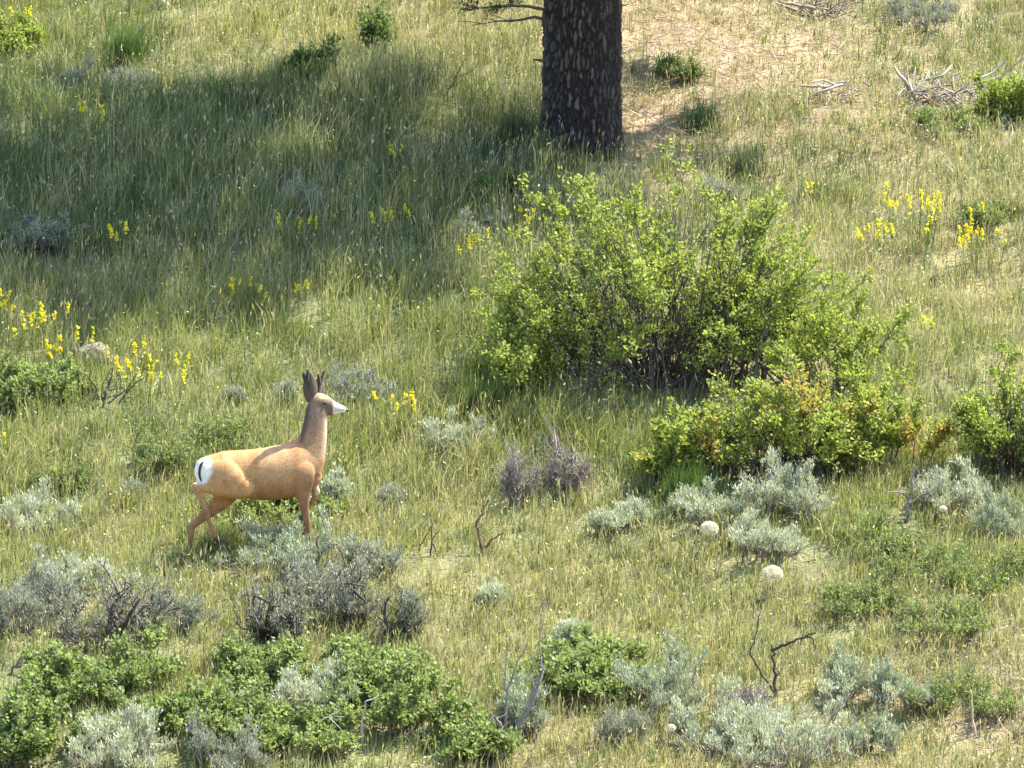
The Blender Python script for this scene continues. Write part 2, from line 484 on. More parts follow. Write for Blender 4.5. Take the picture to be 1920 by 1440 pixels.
# ------------------------------------------------------------------ shrubs
def grow(rng, n_stems, rx, ry, h, base_r, nsub, ntwig, gnarl=.12, umin=0.05, r0=.012, sub_len=.35, twig_len=.12, lift=.25, rmin=.55):
    """branch polylines with radii, and twig polylines that carry leaves"""
    br = []; tw = []
    ph = rng.uniform(0, 6.283, 4)
    for i in range(n_stems):
        a = rng.uniform(0, 2 * math.pi); u = rng.uniform(umin, 1); s = math.sqrt(1 - u * u); rr = rng.uniform(rmin, 1.0) * (1 + .20 * math.sin(2 * a + ph[0]) * s + .16 * math.sin(3 * a + ph[1]) + .12 * math.sin(5 * a + 3 * u + ph[2]))
        end = np.array([rx * s * math.cos(a), ry * s * math.sin(a), h * (.12 + .88 * u)]) * rr
        st = np.array([base_r * rng.normal(0, .5) + .25 * base_r * math.cos(a), base_r * rng.normal(0, .5), -0.04])
        st[:2] += end[:2] * .12
        L = np.linalg.norm(end - st)
        t = np.linspace(0, 1, 6)[:, None]
        ctrl = (st + end) / 2 + np.array([0, 0, lift * L]) * rng.uniform(.3, 1) - np.array([end[0], end[1], 0]) * .12
        pts = (1 - t) ** 2 * st + 2 * t * (1 - t) * ctrl + t * t * end
        pts[1:] += rng.normal(0, gnarl * L / 6, (5, 3))
        rad = r0 * rng.uniform(.6, 1.2) * np.linspace(1, .3, 6)
        br.append((pts, rad))
        tw.append(pts[3:])
        for j in range(nsub):
            q = rng.uniform(.3, .97); k = min(int(q * 5), 4); p = pts[k] + (pts[k + 1] - pts[k]) * (q * 5 - k)
            tan = pts[k + 1] - pts[k]; tan /= np.linalg.norm(tan) + 1e-6
            out = p * np.array([.5, .5, .2]); out /= np.linalg.norm(out) + .2
            d = tan * .8 + out * .3 + rng.normal(0, .55, 3) + np.array([0, 0, .25]); d /= np.linalg.norm(d)
            l = sub_len * L * rng.uniform(.5, 1.1) * (1.1 - .5 * q)
            e = p + d * l + np.array([0, 0, .12 * l])
            if e[2] < .03: e[2] = .03 + .05 * rng.random()
            mid = (p + e) / 2 + rng.normal(0, gnarl * l * .5, 3)
            sp = np.array([p, mid, e])
            br.append((sp, r0 * .4 * np.array([1, .7, .4])))
            tw.append(sp)
            for m in range(ntwig):
                q2 = rng.uniform(.25, 1); p2 = p + (e - p) * q2
                d2 = d * .7 + rng.normal(0, .5, 3) + np.array([0, 0, .45]); d2 /= np.linalg.norm(d2)
                e2 = p2 + d2 * twig_len * rng.uniform(.5, 1.2)
                tw.append(np.array([p2, (p2 + e2) / 2 + rng.normal(0, .01, 3), e2]))
                br.append((tw[-1], r0 * .18 * np.array([1, .8, .5])))
    return br, tw

def grow_lobes(rng, lobes, n_stems, rx, ry, h, base_r, *a, **k):
    br = []; tw = []
    a0 = rng.uniform(0, 6.283)
    for i in range(lobes):
        q = a0 + i * 6.283 / lobes + rng.normal(0, .3); d = rng.uniform(.35, .6); r = rng.uniform(.45, .65)
        o = np.array([rx * d * math.cos(q), ry * d * math.sin(q), SL * ry * d * math.sin(q)])
        b, t = grow(rng, max(5, int(n_stems / lobes * 1.15)), rx * r, ry * r, h * rng.uniform(.62, 1.0), base_r * .6, *a, **k)
        br += [(p + o, rr) for p, rr in b]; tw += [p + o for p in t]
    return br, tw

def wood_mesh(br, col, rng, rmin=.0022, var=.25):
    T = Tubes()
    for pts, rad in br:
        c = np.asarray(col) * rng.uniform(1 - var, 1 + var)
        T.add(pts, np.maximum(rad, rmin), c, 4 if len(pts) > 3 else 3)
    return T.mesh("stems", M_WOOD)

def leaf_points(tw, per, rng, lo=.35, jit=.01):
    k = np.repeat(np.arange(len(tw)), per)
    A = np.array([t[0] for t in tw])[k]; B = np.array([t[-1] for t in tw])[k]
    q = rng.uniform(lo, 1.05, len(k))[:, None]
    P = A + (B - A) * q + rng.normal(0, jit, (len(k), 3))
    return P, norm(B - A)

STY = {
    # leaf colours, wood colour, leaf length and width, shape
    'silver': dict(c=(.42, .45, .32), c2=(.58, .61, .46), wood=(.22, .19, .16), L=(.028, .055), W=(.008, .013), sh='rhomb'),
    'blue':   dict(c=(.29, .34, .225), c2=(.46, .50, .365), wood=(.18, .16, .14), L=(.028, .05), W=(.008, .013), sh='rhomb'),
    'grey':   dict(c=(.28, .30, .23), c2=(.44, .46, .37), wood=(.19, .17, .155), L=(.025, .045), W=(.007, .011), sh='rhomb'),
    'dark':   dict(c=(.28, .30, .22), c2=(.42, .43, .34), wood=(.10, .085, .08), L=(.022, .042), W=(.007, .010), sh='rhomb'),
    'dead':   dict(c=(.25, .22, .20), c2=(.32, .29, .26), wood=(.25, .215, .20), L=(.02, .04), W=(.004, .006), sh='rhomb'),
    'snow':   dict(c=(.145, .20, .068), c2=(.29, .35, .14), wood=(.15, .12, .08), L=(.03, .055), W=(.02, .034), sh='oval'),
    'forb':   dict(c=(.14, .20, .065), c2=(.25, .31, .11), wood=(.15, .14, .08), L=(.03, .06), W=(.012, .022), sh='rhomb'),
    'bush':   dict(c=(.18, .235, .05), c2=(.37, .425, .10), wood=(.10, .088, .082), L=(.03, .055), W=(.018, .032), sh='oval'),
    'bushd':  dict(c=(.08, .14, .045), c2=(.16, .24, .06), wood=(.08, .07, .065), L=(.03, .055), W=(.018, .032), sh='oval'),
}

def shrub(name, label, cat, px, py, wpx, hpx, style, group=None, seed=0, dens=1.0, depth=.8, extra_col=None, keep=.5, hm=None):
    rng = np.random.default_rng(1000 + seed)
    S = STY[style]
    g0 = G(px, py); sc = scl(g0[1])
    rx = wpx / sc / 2 * (1.15 if style != 'dead' else 1.0); ry = rx * depth
    g = G(px, py - .18 * ry * sc)
    h = hm if hm else max(.12, hpx / sc - .12 * ry)
    root = thing(name, label, cat, (g[0], g[1], hz(g[0], g[1])), group)
    EXC.append((g[0], g[1], rx * .8, ry * .8, keep))
    area = rx * h * 2
    sage = style in ('silver', 'blue', 'grey', 'dark')
    if sage:
        ns = int(np.clip(16 + 26 * rx, 10, 60)); gn = .35 if style == 'dark' else .2
        br, tw = grow_lobes(rng, 1 if rx < .3 else (2 if rx < .42 else 4), ns, rx * .98, ry * .98, h * .9, rx * .22, 5, 3, gn, .02, .016 if style == 'dark' else .011, .34, .11)
        if style == 'dark':
            # a few heavy twisted limbs that stand clear of the leaves
            b2, t2 = grow(rng, 8, rx * 1.05, ry, h, rx * .10, 4, 2, .6, .05, .032, .40, .14)
            br += b2; tw += t2
        obj("stems", wood_mesh(br, S['wood'], rng), root)
        per = {'silver': 16, 'blue': 16, 'grey': 12, 'dark': 8}[style]
        P, D = leaf_points(tw, int(per * dens), rng, .2, .014)
        zrel = P[:, 2] / h
        k = (zrel > .12) & (rng.random(len(P)) < np.clip(.25 + zrel * 1.2, 0, 1))
        P, D = P[k], D[k]
        D = D * .5 + rng.normal(0, .4, D.shape) + np.array([0, 0, .75])
        n = len(P); mix = rng.random((n, 1))
        col = (np.array(S['c']) * (1 - mix) + np.array(S['c2']) * mix) * rng.uniform(.8, 1.12, (n, 1))
    elif style == 'dead':
        br, tw = grow(rng, int(14 + 26 * rx), rx * .95, ry * .95, h * .9, rx * .12, 6, 5, .35, .0, .018, .36, .13, rmin=.6)
        obj("stems", wood_mesh(br, S['wood'], rng, .0026), root)
        P, D = leaf_points(tw, 2, rng, .4, .012)
        D = D + rng.normal(0, .5, D.shape) + np.array([0, 0, .3])
        n = len(P); mix = rng.random((n, 1))
        col = (np.array(S['c']) * (1 - mix) + np.array(S['c2']) * mix)
    else:
        ns = int(np.clip(20 + 40 * rx, 12, 80))
        br, tw = grow_lobes(rng, 2 if rx < .35 else 5, ns, rx * 1.08, ry * 1.08, h * .97, rx * .5, 5, 3, .15, .05, .008, .32, .13, lift=.35, rmin=.4)
        obj("stems", wood_mesh(br, S['wood'], rng), root)
        P, D = leaf_points(tw, int(9 * dens), rng, .15, .016)
        D = D * .4 + rng.normal(0, .7, D.shape) + np.array([0, 0, .25])
        k = P[:, 2] > .03
        P, D = P[k], D[k]
        n = len(P); mix = rng.random((n, 1)) * .6 + .4 * np.clip(vnoise(P[:, 0] + 7 * seed, P[:, 1] + P[:, 2], .15, seed)[:, None], 0, 1)
        col = (np.array(S['c']) * (1 - mix) + np.array(S['c2']) * mix) * rng.uniform(.75, 1.2, (n, 1))
        if extra_col is not None:
            kk = vnoise(P[:, 0] + 3, P[:, 2] + 5, .22, seed + 5) > .68
            kk &= rng.random(n) < .8
            col[kk] = np.array(extra_col) * rng.uniform(.8, 1.15, (kk.sum(), 1))
    V, F, Cc = leaves_np(P, D, rng.uniform(*S['L'], n), rng.uniform(*S['W'], n), col, rng, S['sh'], upb=0 if (sage or style == 'dead') else 1.3)
    obj("dry_leaves" if style == 'dead' else "foliage", mesh_np("foliage", V, F, Cc, M_SAGE if (sage or style == 'dead') else M_LEAF), root)
    return root

SG = "sagebrush on the slope"
sage_rows = [
 # px, py, w, h, style, label
 (75, 1012, 230, 100, 'silver', "wide silver sagebrush left of the deer's hind hooves"),
 (530, 1092, 330, 122, 'blue', "grey green sagebrush hiding the deer's front hoof"),
 (690, 1085, 130, 95, 'grey', "loose grey sagebrush above the dark twisted sagebrush clump"),
 (215, 1225, 330, 175, 'dark', "gnarled sagebrush with black twisted trunk and grey leaves, below the deer's rump"),
 (85, 1165, 160, 120, 'grey', "thin grey sagebrush leaning against the gnarled black trunked sagebrush"),
 (525, 1222, 150, 160, 'dark', "dark twisted sagebrush with a leaning trunk above the lone seed puff"),
 (655, 1180, 160, 130, 'dark', "dense dark hearted sagebrush between two twisted ones"),
 (745, 1205, 100, 130, 'dark', "small scraggly sagebrush with a bare leaning brown stem"),
 (30, 1200, 110, 100, 'grey', "grey sagebrush tuft beside the low forked dead twig"),
 (215, 1462, 250, 140, 'silver', "silver sagebrush with bare white stems rising from the leafy green shrubs"),
 (585, 1350, 150, 110, 'silver', "pale sagebrush tangled with bleached sticks among leafy green shrubs"),
 (420, 1460, 170, 100, 'grey', "low grey sagebrush under the leafy green shrubs"),
 (975, 1385, 130, 130, 'blue', "blue grey sagebrush under the bare grey forked branches"),
 (1070, 1225, 90, 75, 'silver', "small pale sagebrush above the bare grey forked branches"),
 (1245, 1345, 180, 160, 'blue', "rounded blue green sagebrush left of the black dead branch"),
 (1455, 1475, 460, 215, 'silver', "broad pale green sagebrush below the black dead branch"),
 (1585, 1315, 130, 110, 'blue', "sagebrush with pale top right of the black dead branch"),
 (1700, 1335, 130, 125, 'blue', "upright grey green sagebrush with leafy weeds on its right"),
 (1170, 1400, 110, 90, 'grey', "short grey sagebrush at the edge of the straw patch"),
 (860, 862, 140, 100, 'silver', "pale silver sagebrush left of the two bare twiggy shrubs"),
 (1160, 1008, 110, 75, 'silver', "small whitish sagebrush in grass below the two bare twiggy shrubs"),
 (1482, 985, 175, 150, 'silver', "tall pale silver sagebrush in front of the yellow green bush"),
 (1325, 985, 150, 78, 'silver', "low silver sagebrush just above a round seed puff"),
 (1445, 1050, 170, 85, 'silver', "sparse silver sagebrush below the tall pale one"),
 (1775, 972, 180, 120, 'silver', "whitish sagebrush with a bare grey snag on its left"),
 (1870, 1025, 140, 115, 'blue', "dense grey sagebrush with dark base right of the whitish one"),
 (690, 770, 140, 92, 'grey', "dark grey sagebrush in front of the deer's muzzle"),
 (712, 967, 72, 45, 'grey', "little grey sagebrush in the grass ahead of the deer's chest"),
 (625, 950, 90, 75, 'silver', "pale sagebrush beside the deer's chest"),
 (428, 762, 60, 42, 'grey', "tiny grey sagebrush above the deer's back"),
 (532, 775, 80, 55, 'grey', "faint grey sagebrush behind the deer's neck"),
 (1330, 1420, 170, 110, 'silver', "pale sagebrush joined to the left of the broad pale green one"),
 (1620, 1430, 160, 110, 'blue', "grey sagebrush joined to the right of the broad pale green one"),
 (600, 1130, 170, 90, 'grey', "grey leafed sagebrush uphill of the dense dark hearted one"),
 (330, 1190, 130, 70, 'grey', "wispy grey sagebrush right of the gnarled black trunk"),
 (150, 1120, 190, 75, 'silver', "pale sagebrush rising behind the gnarled black trunked one"),
 (920, 1145, 58, 45, 'silver', "tiny whitish sagebrush alone in the yellow grass"),
 (250, 950, 60, 40, 'grey', "small dull sagebrush behind the deer's raised tail end"),
 (75, 485, 150, 85, 'dark', "dusky sagebrush in the pine's shade"),
 (560, 400, 120, 60, 'grey', "grey shaded sagebrush above the row of yellow flowers"),
 (900, 470, 150, 85, 'grey', "shaded grey sagebrush left of the big green bush"),
 (200, 190, 190, 70, 'grey', "shaded bluish sagebrush below the tall grass clump"),
 (1740, 60, 170, 70, 'grey', "grey green sagebrush above the piles of dead branches"),
 (1345, 390, 90, 70, 'grey', "pale dead topped sagebrush peeking above the big green bush"),
]
def build_sage():
    for i, (px, py, w, h, st, lb) in enumerate(sage_rows):
        shrub("sagebrush", lb, "sagebrush", px, py, w, h, st, SG, seed=i, hm=None)
    shrub("dead_sagebrush", "rounded bare purplish grey twiggy shrub", "dead shrub", 972, 962, 105, 135, 'dead', "bare twiggy shrubs", 101)
    shrub("dead_sagebrush", "bare twiggy shrub with a forked limb leaning towards the big bush", "dead shrub", 1065, 935, 110, 130, 'dead', "bare twiggy shrubs", 102)
    shrub("dead_sagebrush", "low heap of bare grey twigs under the black dead branch", "dead shrub", 1390, 1370, 130, 95, 'dead', "bare twiggy shrubs", 103)

def build_green():
    r = [
     ("snowberry_shrub", "leafy bright green shrub below the gnarled black trunked sagebrush", 190, 1330, 330, 130, 'snow'),
     ("snowberry_shrub", "leafy green shrub left of the white stemmed sagebrush", 65, 1440, 220, 170, 'snow'),
     ("snowberry_shrub", "leafy green shrub between white stemmed sagebrush and bleached sticks", 370, 1400, 260, 130, 'snow'),
     ("snowberry_shrub", "leafy green shrub right below the lone seed puff", 480, 1300, 220, 100, 'snow'),
     ("snowberry_shrub", "dense leafy green shrub right of the bleached sticks", 760, 1370, 300, 140, 'snow'),
     ("snowberry_shrub", "leafy green shrub beneath the small scraggly sagebrush", 690, 1290, 220, 80, 'snow'),
     ("snowberry_shrub", "leafy green shrub between the forked branches and rounded blue green sagebrush", 1110, 1325, 250, 110, 'snow'),
     ("snowberry_shrub", "low leafy shrub right of the upright grey green sagebrush", 1825, 1350, 190, 90, 'forb'),
     ("leafy_shrub", "low green shrub growing under the deer's belly", 520, 1000, 220, 70, 'snow'),
     ("leafy_shrub", "green shrub behind the deer's rump", 320, 895, 170, 110, 'forb'),
     ("leafy_shrub", "green shrub behind the deer's back", 420, 850, 130, 90, 'forb'),
     ("leafy_shrub", "dark green leafy shrub left of the bare twigs below the weathered rock", 50, 780, 190, 120, 'snow'),
     ("leafy_shrub", "loose green weeds right of the larger seed puff", 1620, 1165, 190, 90, 'forb'),
     ("leafy_shrub", "green weeds below the dense grey sagebrush with dark base", 1860, 1120, 190, 95, 'forb'),
     ("leafy_shrub", "broad low weeds between the seed puff weeds and the dense grey sagebrush", 1730, 1100, 230, 75, 'forb'),
     ("leafy_shrub", "thin pale weeds above the upright grey green sagebrush", 1790, 1200, 200, 60, 'forb'),
     ("leafy_shrub", "low weeds in front of the whitish sagebrush with the snag", 1650, 1050, 180, 55, 'forb'),
     ("leafy_shrub", "short leafy shrub crowding the foot of the bleached sticks", 560, 1420, 240, 90, 'snow'),
     ("leafy_shrub", "short leafy shrub on the straw patch below the forked branches", 880, 1430, 170, 70, 'snow'),
     ("leafy_shrub", "leafy shrub under the rounded blue green sagebrush", 1100, 1260, 180, 60, 'snow'),
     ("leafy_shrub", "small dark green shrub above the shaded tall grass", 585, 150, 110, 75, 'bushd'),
     ("leafy_shrub", "yellow green leafy shrub beside the tall grass clump", 35, 110, 130, 85, 'bush'),
     ("leafy_shrub", "green leafy shrub right of the largest dead branch pile", 1895, 235, 120, 110, 'bush'),
     ("leafy_shrub", "green weeds under the largest dead branch pile", 1760, 260, 160, 55, 'forb'),
     ("leafy_shrub", "pale green weed on the bare tan slope right of the pine", 1270, 155, 90, 55, 'forb'),
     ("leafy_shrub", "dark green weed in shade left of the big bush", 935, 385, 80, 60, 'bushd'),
     ("leafy_shrub", "grey green shrub patch at the dry right slope", 1850, 430, 120, 55, 'forb'),
     ("leafy_shrub", "small weed tuft between the deer's rump and the wide silver sagebrush", 120, 930, 130, 50, 'forb'),
    ]
    for i, (nm, lb, px, py, w, h, st) in enumerate(r):
        shrub(nm, lb, "shrub", px, py, w, h, st, "low leafy shrubs", seed=200 + i, dens=.42 if st == 'forb' else .9, keep=.6)

def big_bush(name, label, px, py, rx, ry, h, ns, seed, style='bush', per=12, extra=None, base=.45, umin=.1, lobes=None, offs=0.0):
    rng = np.random.default_rng(seed); S = STY[style]
    g = G(px, py)
    root = thing(name, label, "bush", (g[0], g[1], hz(g[0], g[1])), "big leafy bushes")
    EXC.append((g[0], g[1], rx * .7, ry * .7, .12))
    br, tw = grow(rng, ns, rx, ry, h, rx * base, 6, 4, .10, umin, .013, .26, .16, lift=.12, rmin=.72)
    if lobes:
        for (lx, ly, lrx, lh, ln) in lobes:
            b2, t2 = grow(rng, ln, lrx, lrx * .9, lh, lrx * .4, 6, 4, .10, .15, .010, .28, .15, lift=.15, rmin=.6)
            o = np.array([lx, ly, hz(g[0] + lx, g[1] + ly) - hz(g[0], g[1])])
            br += [(p + o, r_) for p, r_ in b2]; tw += [p + o for p in t2]
    # bare inner sticks
    for i in range(int(ns * .8)):
        a = rng.uniform(0, 6.283); q = rng.uniform(0, .75) ** .7
        s0 = np.array([rx * base * q * math.cos(a), ry * base * q * math.sin(a), -.05])
        e = s0 + np.array([rx * .5 * q * math.cos(a) + rng.normal(0, .12), ry * .5 * q * math.sin(a) + rng.normal(0, .12), h * rng.uniform(.45, .85)])
        m = (s0 + e) / 2 + rng.normal(0, .05, 3)
        br.append((np.array([s0, m, e]), np.array([.011, .008, .004]) * rng.uniform(.6, 1.2)))
    obj("stems", wood_mesh(br, S['wood'], rng, .003), root)
    P, D = leaf_points(tw, per, rng, .2, .022)
    dn = np.sqrt((P[:, 0] / rx) ** 2 + (P[:, 1] / ry) ** 2 + (P[:, 2] / h) ** 2)
    k = rng.random(len(P)) < np.clip((dn - .35) * 1.9, .05, 1)
    k &= P[:, 2] > .04
    P, D, dn = P[k], D[k], dn[k]
    D = D * .5 + rng.normal(0, .65, D.shape) + np.array([0, 0, .3])
    n = len(P); mix = rng.random((n, 1)) * .7 + .3 * vnoise(P[:, 0] + seed, P[:, 2], .3, seed)[:, None]
    col = (np.array(S['c']) * (1 - mix) + np.array(S['c2']) * mix) * rng.uniform(.8, 1.15, (n, 1))
    if extra is not None:
        kk = (vnoise(P[:, 0] + 3, P[:, 2] + 5 + P[:, 1], .2, seed + 5) > .74) & (rng.random(n) < .7)
        col[kk] = np.array(extra) * rng.uniform(.8, 1.15, (kk.sum(), 1))
    V, F, Cc = leaves_np(P, D, rng.uniform(*S['L'], n), rng.uniform(*S['W'], n), col, rng, S['sh'], upb=1.2)
    obj("foliage", mesh_np("foliage", V, F, Cc, M_LEAF), root)
    return root

def build_bushes():
    big_bush("leafy_bush", "big spreading yellow green bush with a dark thicket of bare stems", 1235, 715, 2.1, 1.35, 2.15, 130, 301, lobes=[(-1.55, -.45, .7, .85, 16), (1.75, -.2, 1.0, 1.25, 20), (-.6, .5, .8, 2.2, 10), (1.0, .3, .7, 2.15, 10)])
    big_bush("leafy_bush", "low yellow green bush with reddish leaves in front of the big bush", 1450, 885, 1.45, .9, 1.0, 70, 302, extra=(.42, .30, .09), lobes=[(-1.1, -.25, .6, .65, 16), (1.1, .2, .8, 1.05, 18)])
    big_bush("leafy_bush", "glossy green bush right of the low yellow green bush", 1905, 885, .72, .7, 1.15, 50, 303)

# ------------------------------------------------------------------ dead twigs
def snag(name, label, px, py, segs, col, cat="dead branch", group=None, seed=0, twigs=0, twl=.15):
    """segs: list of (polyline in photo pixels relative to the base, base radius m, sideways depth at the end)"""
    rng = np.random.default_rng(400 + seed)
    g = G(px, py); sc = scl(g[1])
    root = thing(name, label, cat, (g[0], g[1], hz(g[0], g[1])), group)
    EXC.append((g[0], g[1] - .15, .28, .45, .3))
    for si, (pl, r0, dep) in enumerate(segs):
        T = Tubes()
        n = len(pl)
        pts = np.array([[p[0] / sc, dep * i / max(1, n - 1), -p[1] / sc] for i, p in enumerate(pl)])
        # subdivide
        t = np.linspace(0, n - 1, (n - 1) * 4 + 1); i = np.minimum(t.astype(int), n - 2); f = (t - i)[:, None]
        q = pts[i] * (1 - f) + pts[i + 1] * f
        q[1:-1] += rng.normal(0, r0 * .45, q[1:-1].shape)
        rad = r0 * np.linspace(1, .4, len(q)) * rng.uniform(.85, 1.15, len(q))
        T.add(q, rad, np.array(col) * rng.uniform(.85, 1.15), 6)
        for _ in range(twigs):
            k = rng.integers(len(q) // 3, len(q))
            d = rng.normal(0, .7, 3) + np.array([0, 0, .5]); d /= np.linalg.norm(d)
            L = twl * rng.uniform(.4, 1.2)
            e = q[k] + d * L
            T.add(np.array([q[k], (q[k] + e) / 2 + rng.normal(0, .012, 3), e]), np.array([.004, .003, .002]), np.array(col) * rng.uniform(.8, 1.2), 3)
        obj("branch", T.mesh("branch", M_WOOD), root)
    return root

def pile(name, label, px, py, wpx, hpx, col, n, seed, sticks=()):
    rng = np.random.default_rng(500 + seed)
    g = G(px, py); sc = scl(g[1])
    root = thing(name, label, "dead branches", (g[0], g[1], hz(g[0], g[1])), "piles of dead branches")
    w = wpx / sc; h = hpx / sc
    EXC.append((g[0], g[1], w * .5, w * .35, .3)); EXC.append((g[0], g[1] - w * .4, w * .5, .5, .5))
    T = Tubes()
    for i in range(n):
        a = rng.uniform(0, 6.283); L = rng.uniform(.15, .5) * w
        c0 = np.array([rng.normal(0, .22) * w, rng.normal(0, .12) * w, 0]); c0[2] = hz(g[0] + c0[0], g[1] + c0[1]) - hz(g[0], g[1]) + abs(rng.normal(0, .3)) * h
        d = np.array([math.cos(a), math.sin(a) * .7, rng.normal(.35, .4)])
        p = np.array([c0 + d * L * t + rng.normal(0, .02, 3) for t in (-.4, -.1, .2, .6)])
        T.add(p, np.array([1, .85, .7, .4]) * rng.uniform(.006, .015), np.array(col) * rng.uniform(.6, 1.25), 4)
    obj("twigs", T.mesh("twigs", M_WOOD), root)
    for pl, r0 in sticks:
        T = Tubes(); m = len(pl)
        pts = np.array([[p[0] / sc, rng.normal(-.1, .1), -p[1] / sc + .10] for p in pl])
        t = np.linspace(0, m - 1, (m - 1) * 3 + 1); i = np.minimum(t.astype(int), m - 2); f = (t - i)[:, None]
        q = pts[i] * (1 - f) + pts[i + 1] * f + rng.normal(0, r0 * .3, (len(t), 3))
        T.add(q, 1.6 * r0 * np.linspace(1, .45, len(q)), np.array(col) * 1.3, 6)
        obj("branch", T.mesh("branch", M_WOOD), root)
    return root

def build_snags():
    shrub("leafy_sapling", "thin dark leafed sapling uphill of the shaded tall grass", "sapling", 714, 105, 60, 115, 'bushd', None, 290, .35, keep=.8)
    BR = (.17, .10, .07); BK = (.075, .06, .055); GY = (.26, .235, .21); WH = (.52, .49, .43)
    snag("dead_twig", "brown antler shaped dead twig standing in the grass", 903, 1042,
         [([(0, 8), (2, -12), (-6, -40), (-10, -62), (2, -78), (12, -104)], .022, .05), ([(2, -12), (18, -32), (42, -46)], .016, -.1), ([(-8, -52), (10, -64), (28, -76)], .008, .1)], BR, group="bare twigs in the grass", seed=1)
    snag("dead_twig", "pair of thin curved dark twigs beside the brown antler shaped one", 803, 1042,
         [([(-16, 6), (-16, -18), (-2, -40), (6, -56)], .010, .05), ([(5, 6), (4, -22), (8, -52), (4, -82)], .010, 0), ([(6, -30), (18, -46), (24, -52)], .006, -.1), ([(6, -26), (18, -4), (14, 10)], .009, -.1)], BK, group="bare twigs in the grass", seed=2)
    snag("dead_branch", "black dead branch with a long arm bent over sagebrush", 1456, 1306,
         [([(0, 10), (-4, -30), (-8, -76), (-10, -100)], .022, 0), ([(-10, -88), (16, -100), (46, -116), (72, -128)], .017, -.2), ([(54, -118), (68, -112), (74, -92)], .010, -.05), ([(-2, -6), (-26, -40), (-50, -78), (-38, -122), (-30, -158)], .013, .12), ([(46, -114), (44, -98)], .007, 0)], BK, seed=3, twigs=2)
    snag("dead_twig", "bare dark twigs fanning out below the weathered rock", 200, 765,
         [([(-8, 6), (-4, -26), (6, -50), (10, -74)], .018, .1), ([(-6, -12), (-22, -42), (-42, -66), (-62, -68)], .012, -.05), ([(2, -8), (38, -36), (58, -66)], .012, -.1), ([(22, -8), (48, -40), (84, -66)], .012, .1), ([(-4, -20), (-24, -28), (-40, -24)], .007, 0)], BK, group="bare twigs in the grass", seed=4, twigs=3)
    snag("dead_snag", "bare grey snag leaning out of whitish sagebrush", 1702, 978,
         [([(0, 10), (2, -40), (6, -74), (10, -102)], .022, 0), ([(2, -46), (-18, -58), (-44, -58)], .013, -.1), ([(4, -34), (26, -52), (48, -64)], .014, -.15), ([(6, -70), (22, -86), (36, -88)], .010, .1), ([(-2, -2), (-24, -10), (-44, -8)], .013, -.2)], (.22, .20, .19), seed=5, twigs=4)
    snag("dead_twig", "low forked dead twig beside a grey sagebrush tuft", 25, 1262,
         [([(-8, 6), (8, -22), (26, -36)], .016, 0), ([(2, -14), (26, -18), (52, -10)], .016, -.1)], (.20, .16, .14), group="bare twigs in the grass", seed=6)
    snag("dead_branch", "bare grey forked branches rising over blue grey sagebrush", 950, 1400,
         [([(0, 8), (-12, -40), (-22, -62)], .020, -.1), ([(0, 0), (34, -60), (64, -120), (68, -170)], .026, .1), ([(-4, -20), (4, -110), (20, -160), (40, -196)], .013, .1), ([(-4, -115), (0, -185)], .009, 0), ([(44, -84), (58, -140), (48, -176)], .012, -.1), ([(-22, -60), (-52, -20), (-60, 2)], .011, -.2), ([(66, -150), (62, -230), (72, -280)], .008, .1)], (.22, .20, .20), seed=7, twigs=4)
    snag("bleached_branch", "curved bleached stick arching among leafy green shrubs", 690, 1390,
         [([(-10, 6), (-12, -40), (-4, -78), (24, -92)], .014, -.1)], WH, group="bleached sticks", seed=8)
    snag("bleached_branch", "tangle of bleached sticks low in the pale sagebrush", 470, 1380,
         [([(0, 6), (20, -24), (52, -20)], .013, -.1), ([(30, -22), (44, -40)], .008, -.1), ([(-10, -6), (8, -42), (-6, -66)], .010, 0), ([(26, -16), (8, 4)], .008, -.1), ([(110, -10), (140, -36), (170, -52)], .009, -.1), ([(150, 6), (156, -30), (164, -60)], .007, 0)], WH, group="bleached sticks", seed=9, twigs=2)
    snag("bleached_branch", "upright bare white stems in the silver sagebrush", 190, 1440,
         [([(-8, 6), (-10, -40), (-12, -76)], .012, 0), ([(10, 6), (14, -36), (12, -80)], .012, -.1), ([(26, 6), (22, -30), (30, -60)], .009, .1)], WH, group="bleached sticks", seed=10)
    snag("bare_sapling", "thin bare sapling in shade left of the pine", 838, 205,
         [([(0, 6), (2, -30), (14, -58), (36, -96)], .012, 0), ([(4, -38), (-8, -62), (-14, -84)], .008, .1), ([(18, -60), (44, -70), (58, -84)], .006, -.1)], (.12, .10, .09), cat="sapling", seed=11, twigs=5, twl=.25)
    snag("dead_twig", "thin dark curved twig left of the green shrub behind the rump", 250, 860,
         [([(0, 6), (2, -30), (14, -60)], .009, 0)], BK, group="bare twigs in the grass", seed=12)
    snag("dead_twig", "pale forked dry stick in the grass below sparse sagebrush", 1530, 1050,
         [([(0, 6), (-4, -18), (14, -42)], .010, 0), ([(-4, -14), (-18, -34)], .007, 0)], (.42, .38, .30), group="bare twigs in the grass", seed=13)
    snag("dead_twig", "thin upright stick among the loose green weeds", 1578, 1160,
         [([(0, 6), (2, -26), (10, -56)], .008, 0)], (.2, .17, .15), group="bare twigs in the grass", seed=14)
    snag("bleached_branch", "broken straw pale sticks standing in the dry straw", 1830, 1380,
         [([(0, 8), (-6, -40), (-12, -90)], .012, 0), ([(16, 10), (34, -14), (52, -40)], .012, -.1), ([(30, 20), (44, 0), (62, -10)], .010, -.1)], (.55, .47, .32), group="bleached sticks", seed=15)
    pile("branch_pile", "small heap of grey dead branches with three sticks pointing at the pine", 1575, 190, 120, 45, GY, 26, 1,
         [([(10, -22), (-20, -12), (-50, -14), (-82, -16)], .016), ([(6, -18), (-30, -8), (-62, 6)], .014), ([(-10, -16), (-34, -26), (-56, -22)], .010)])
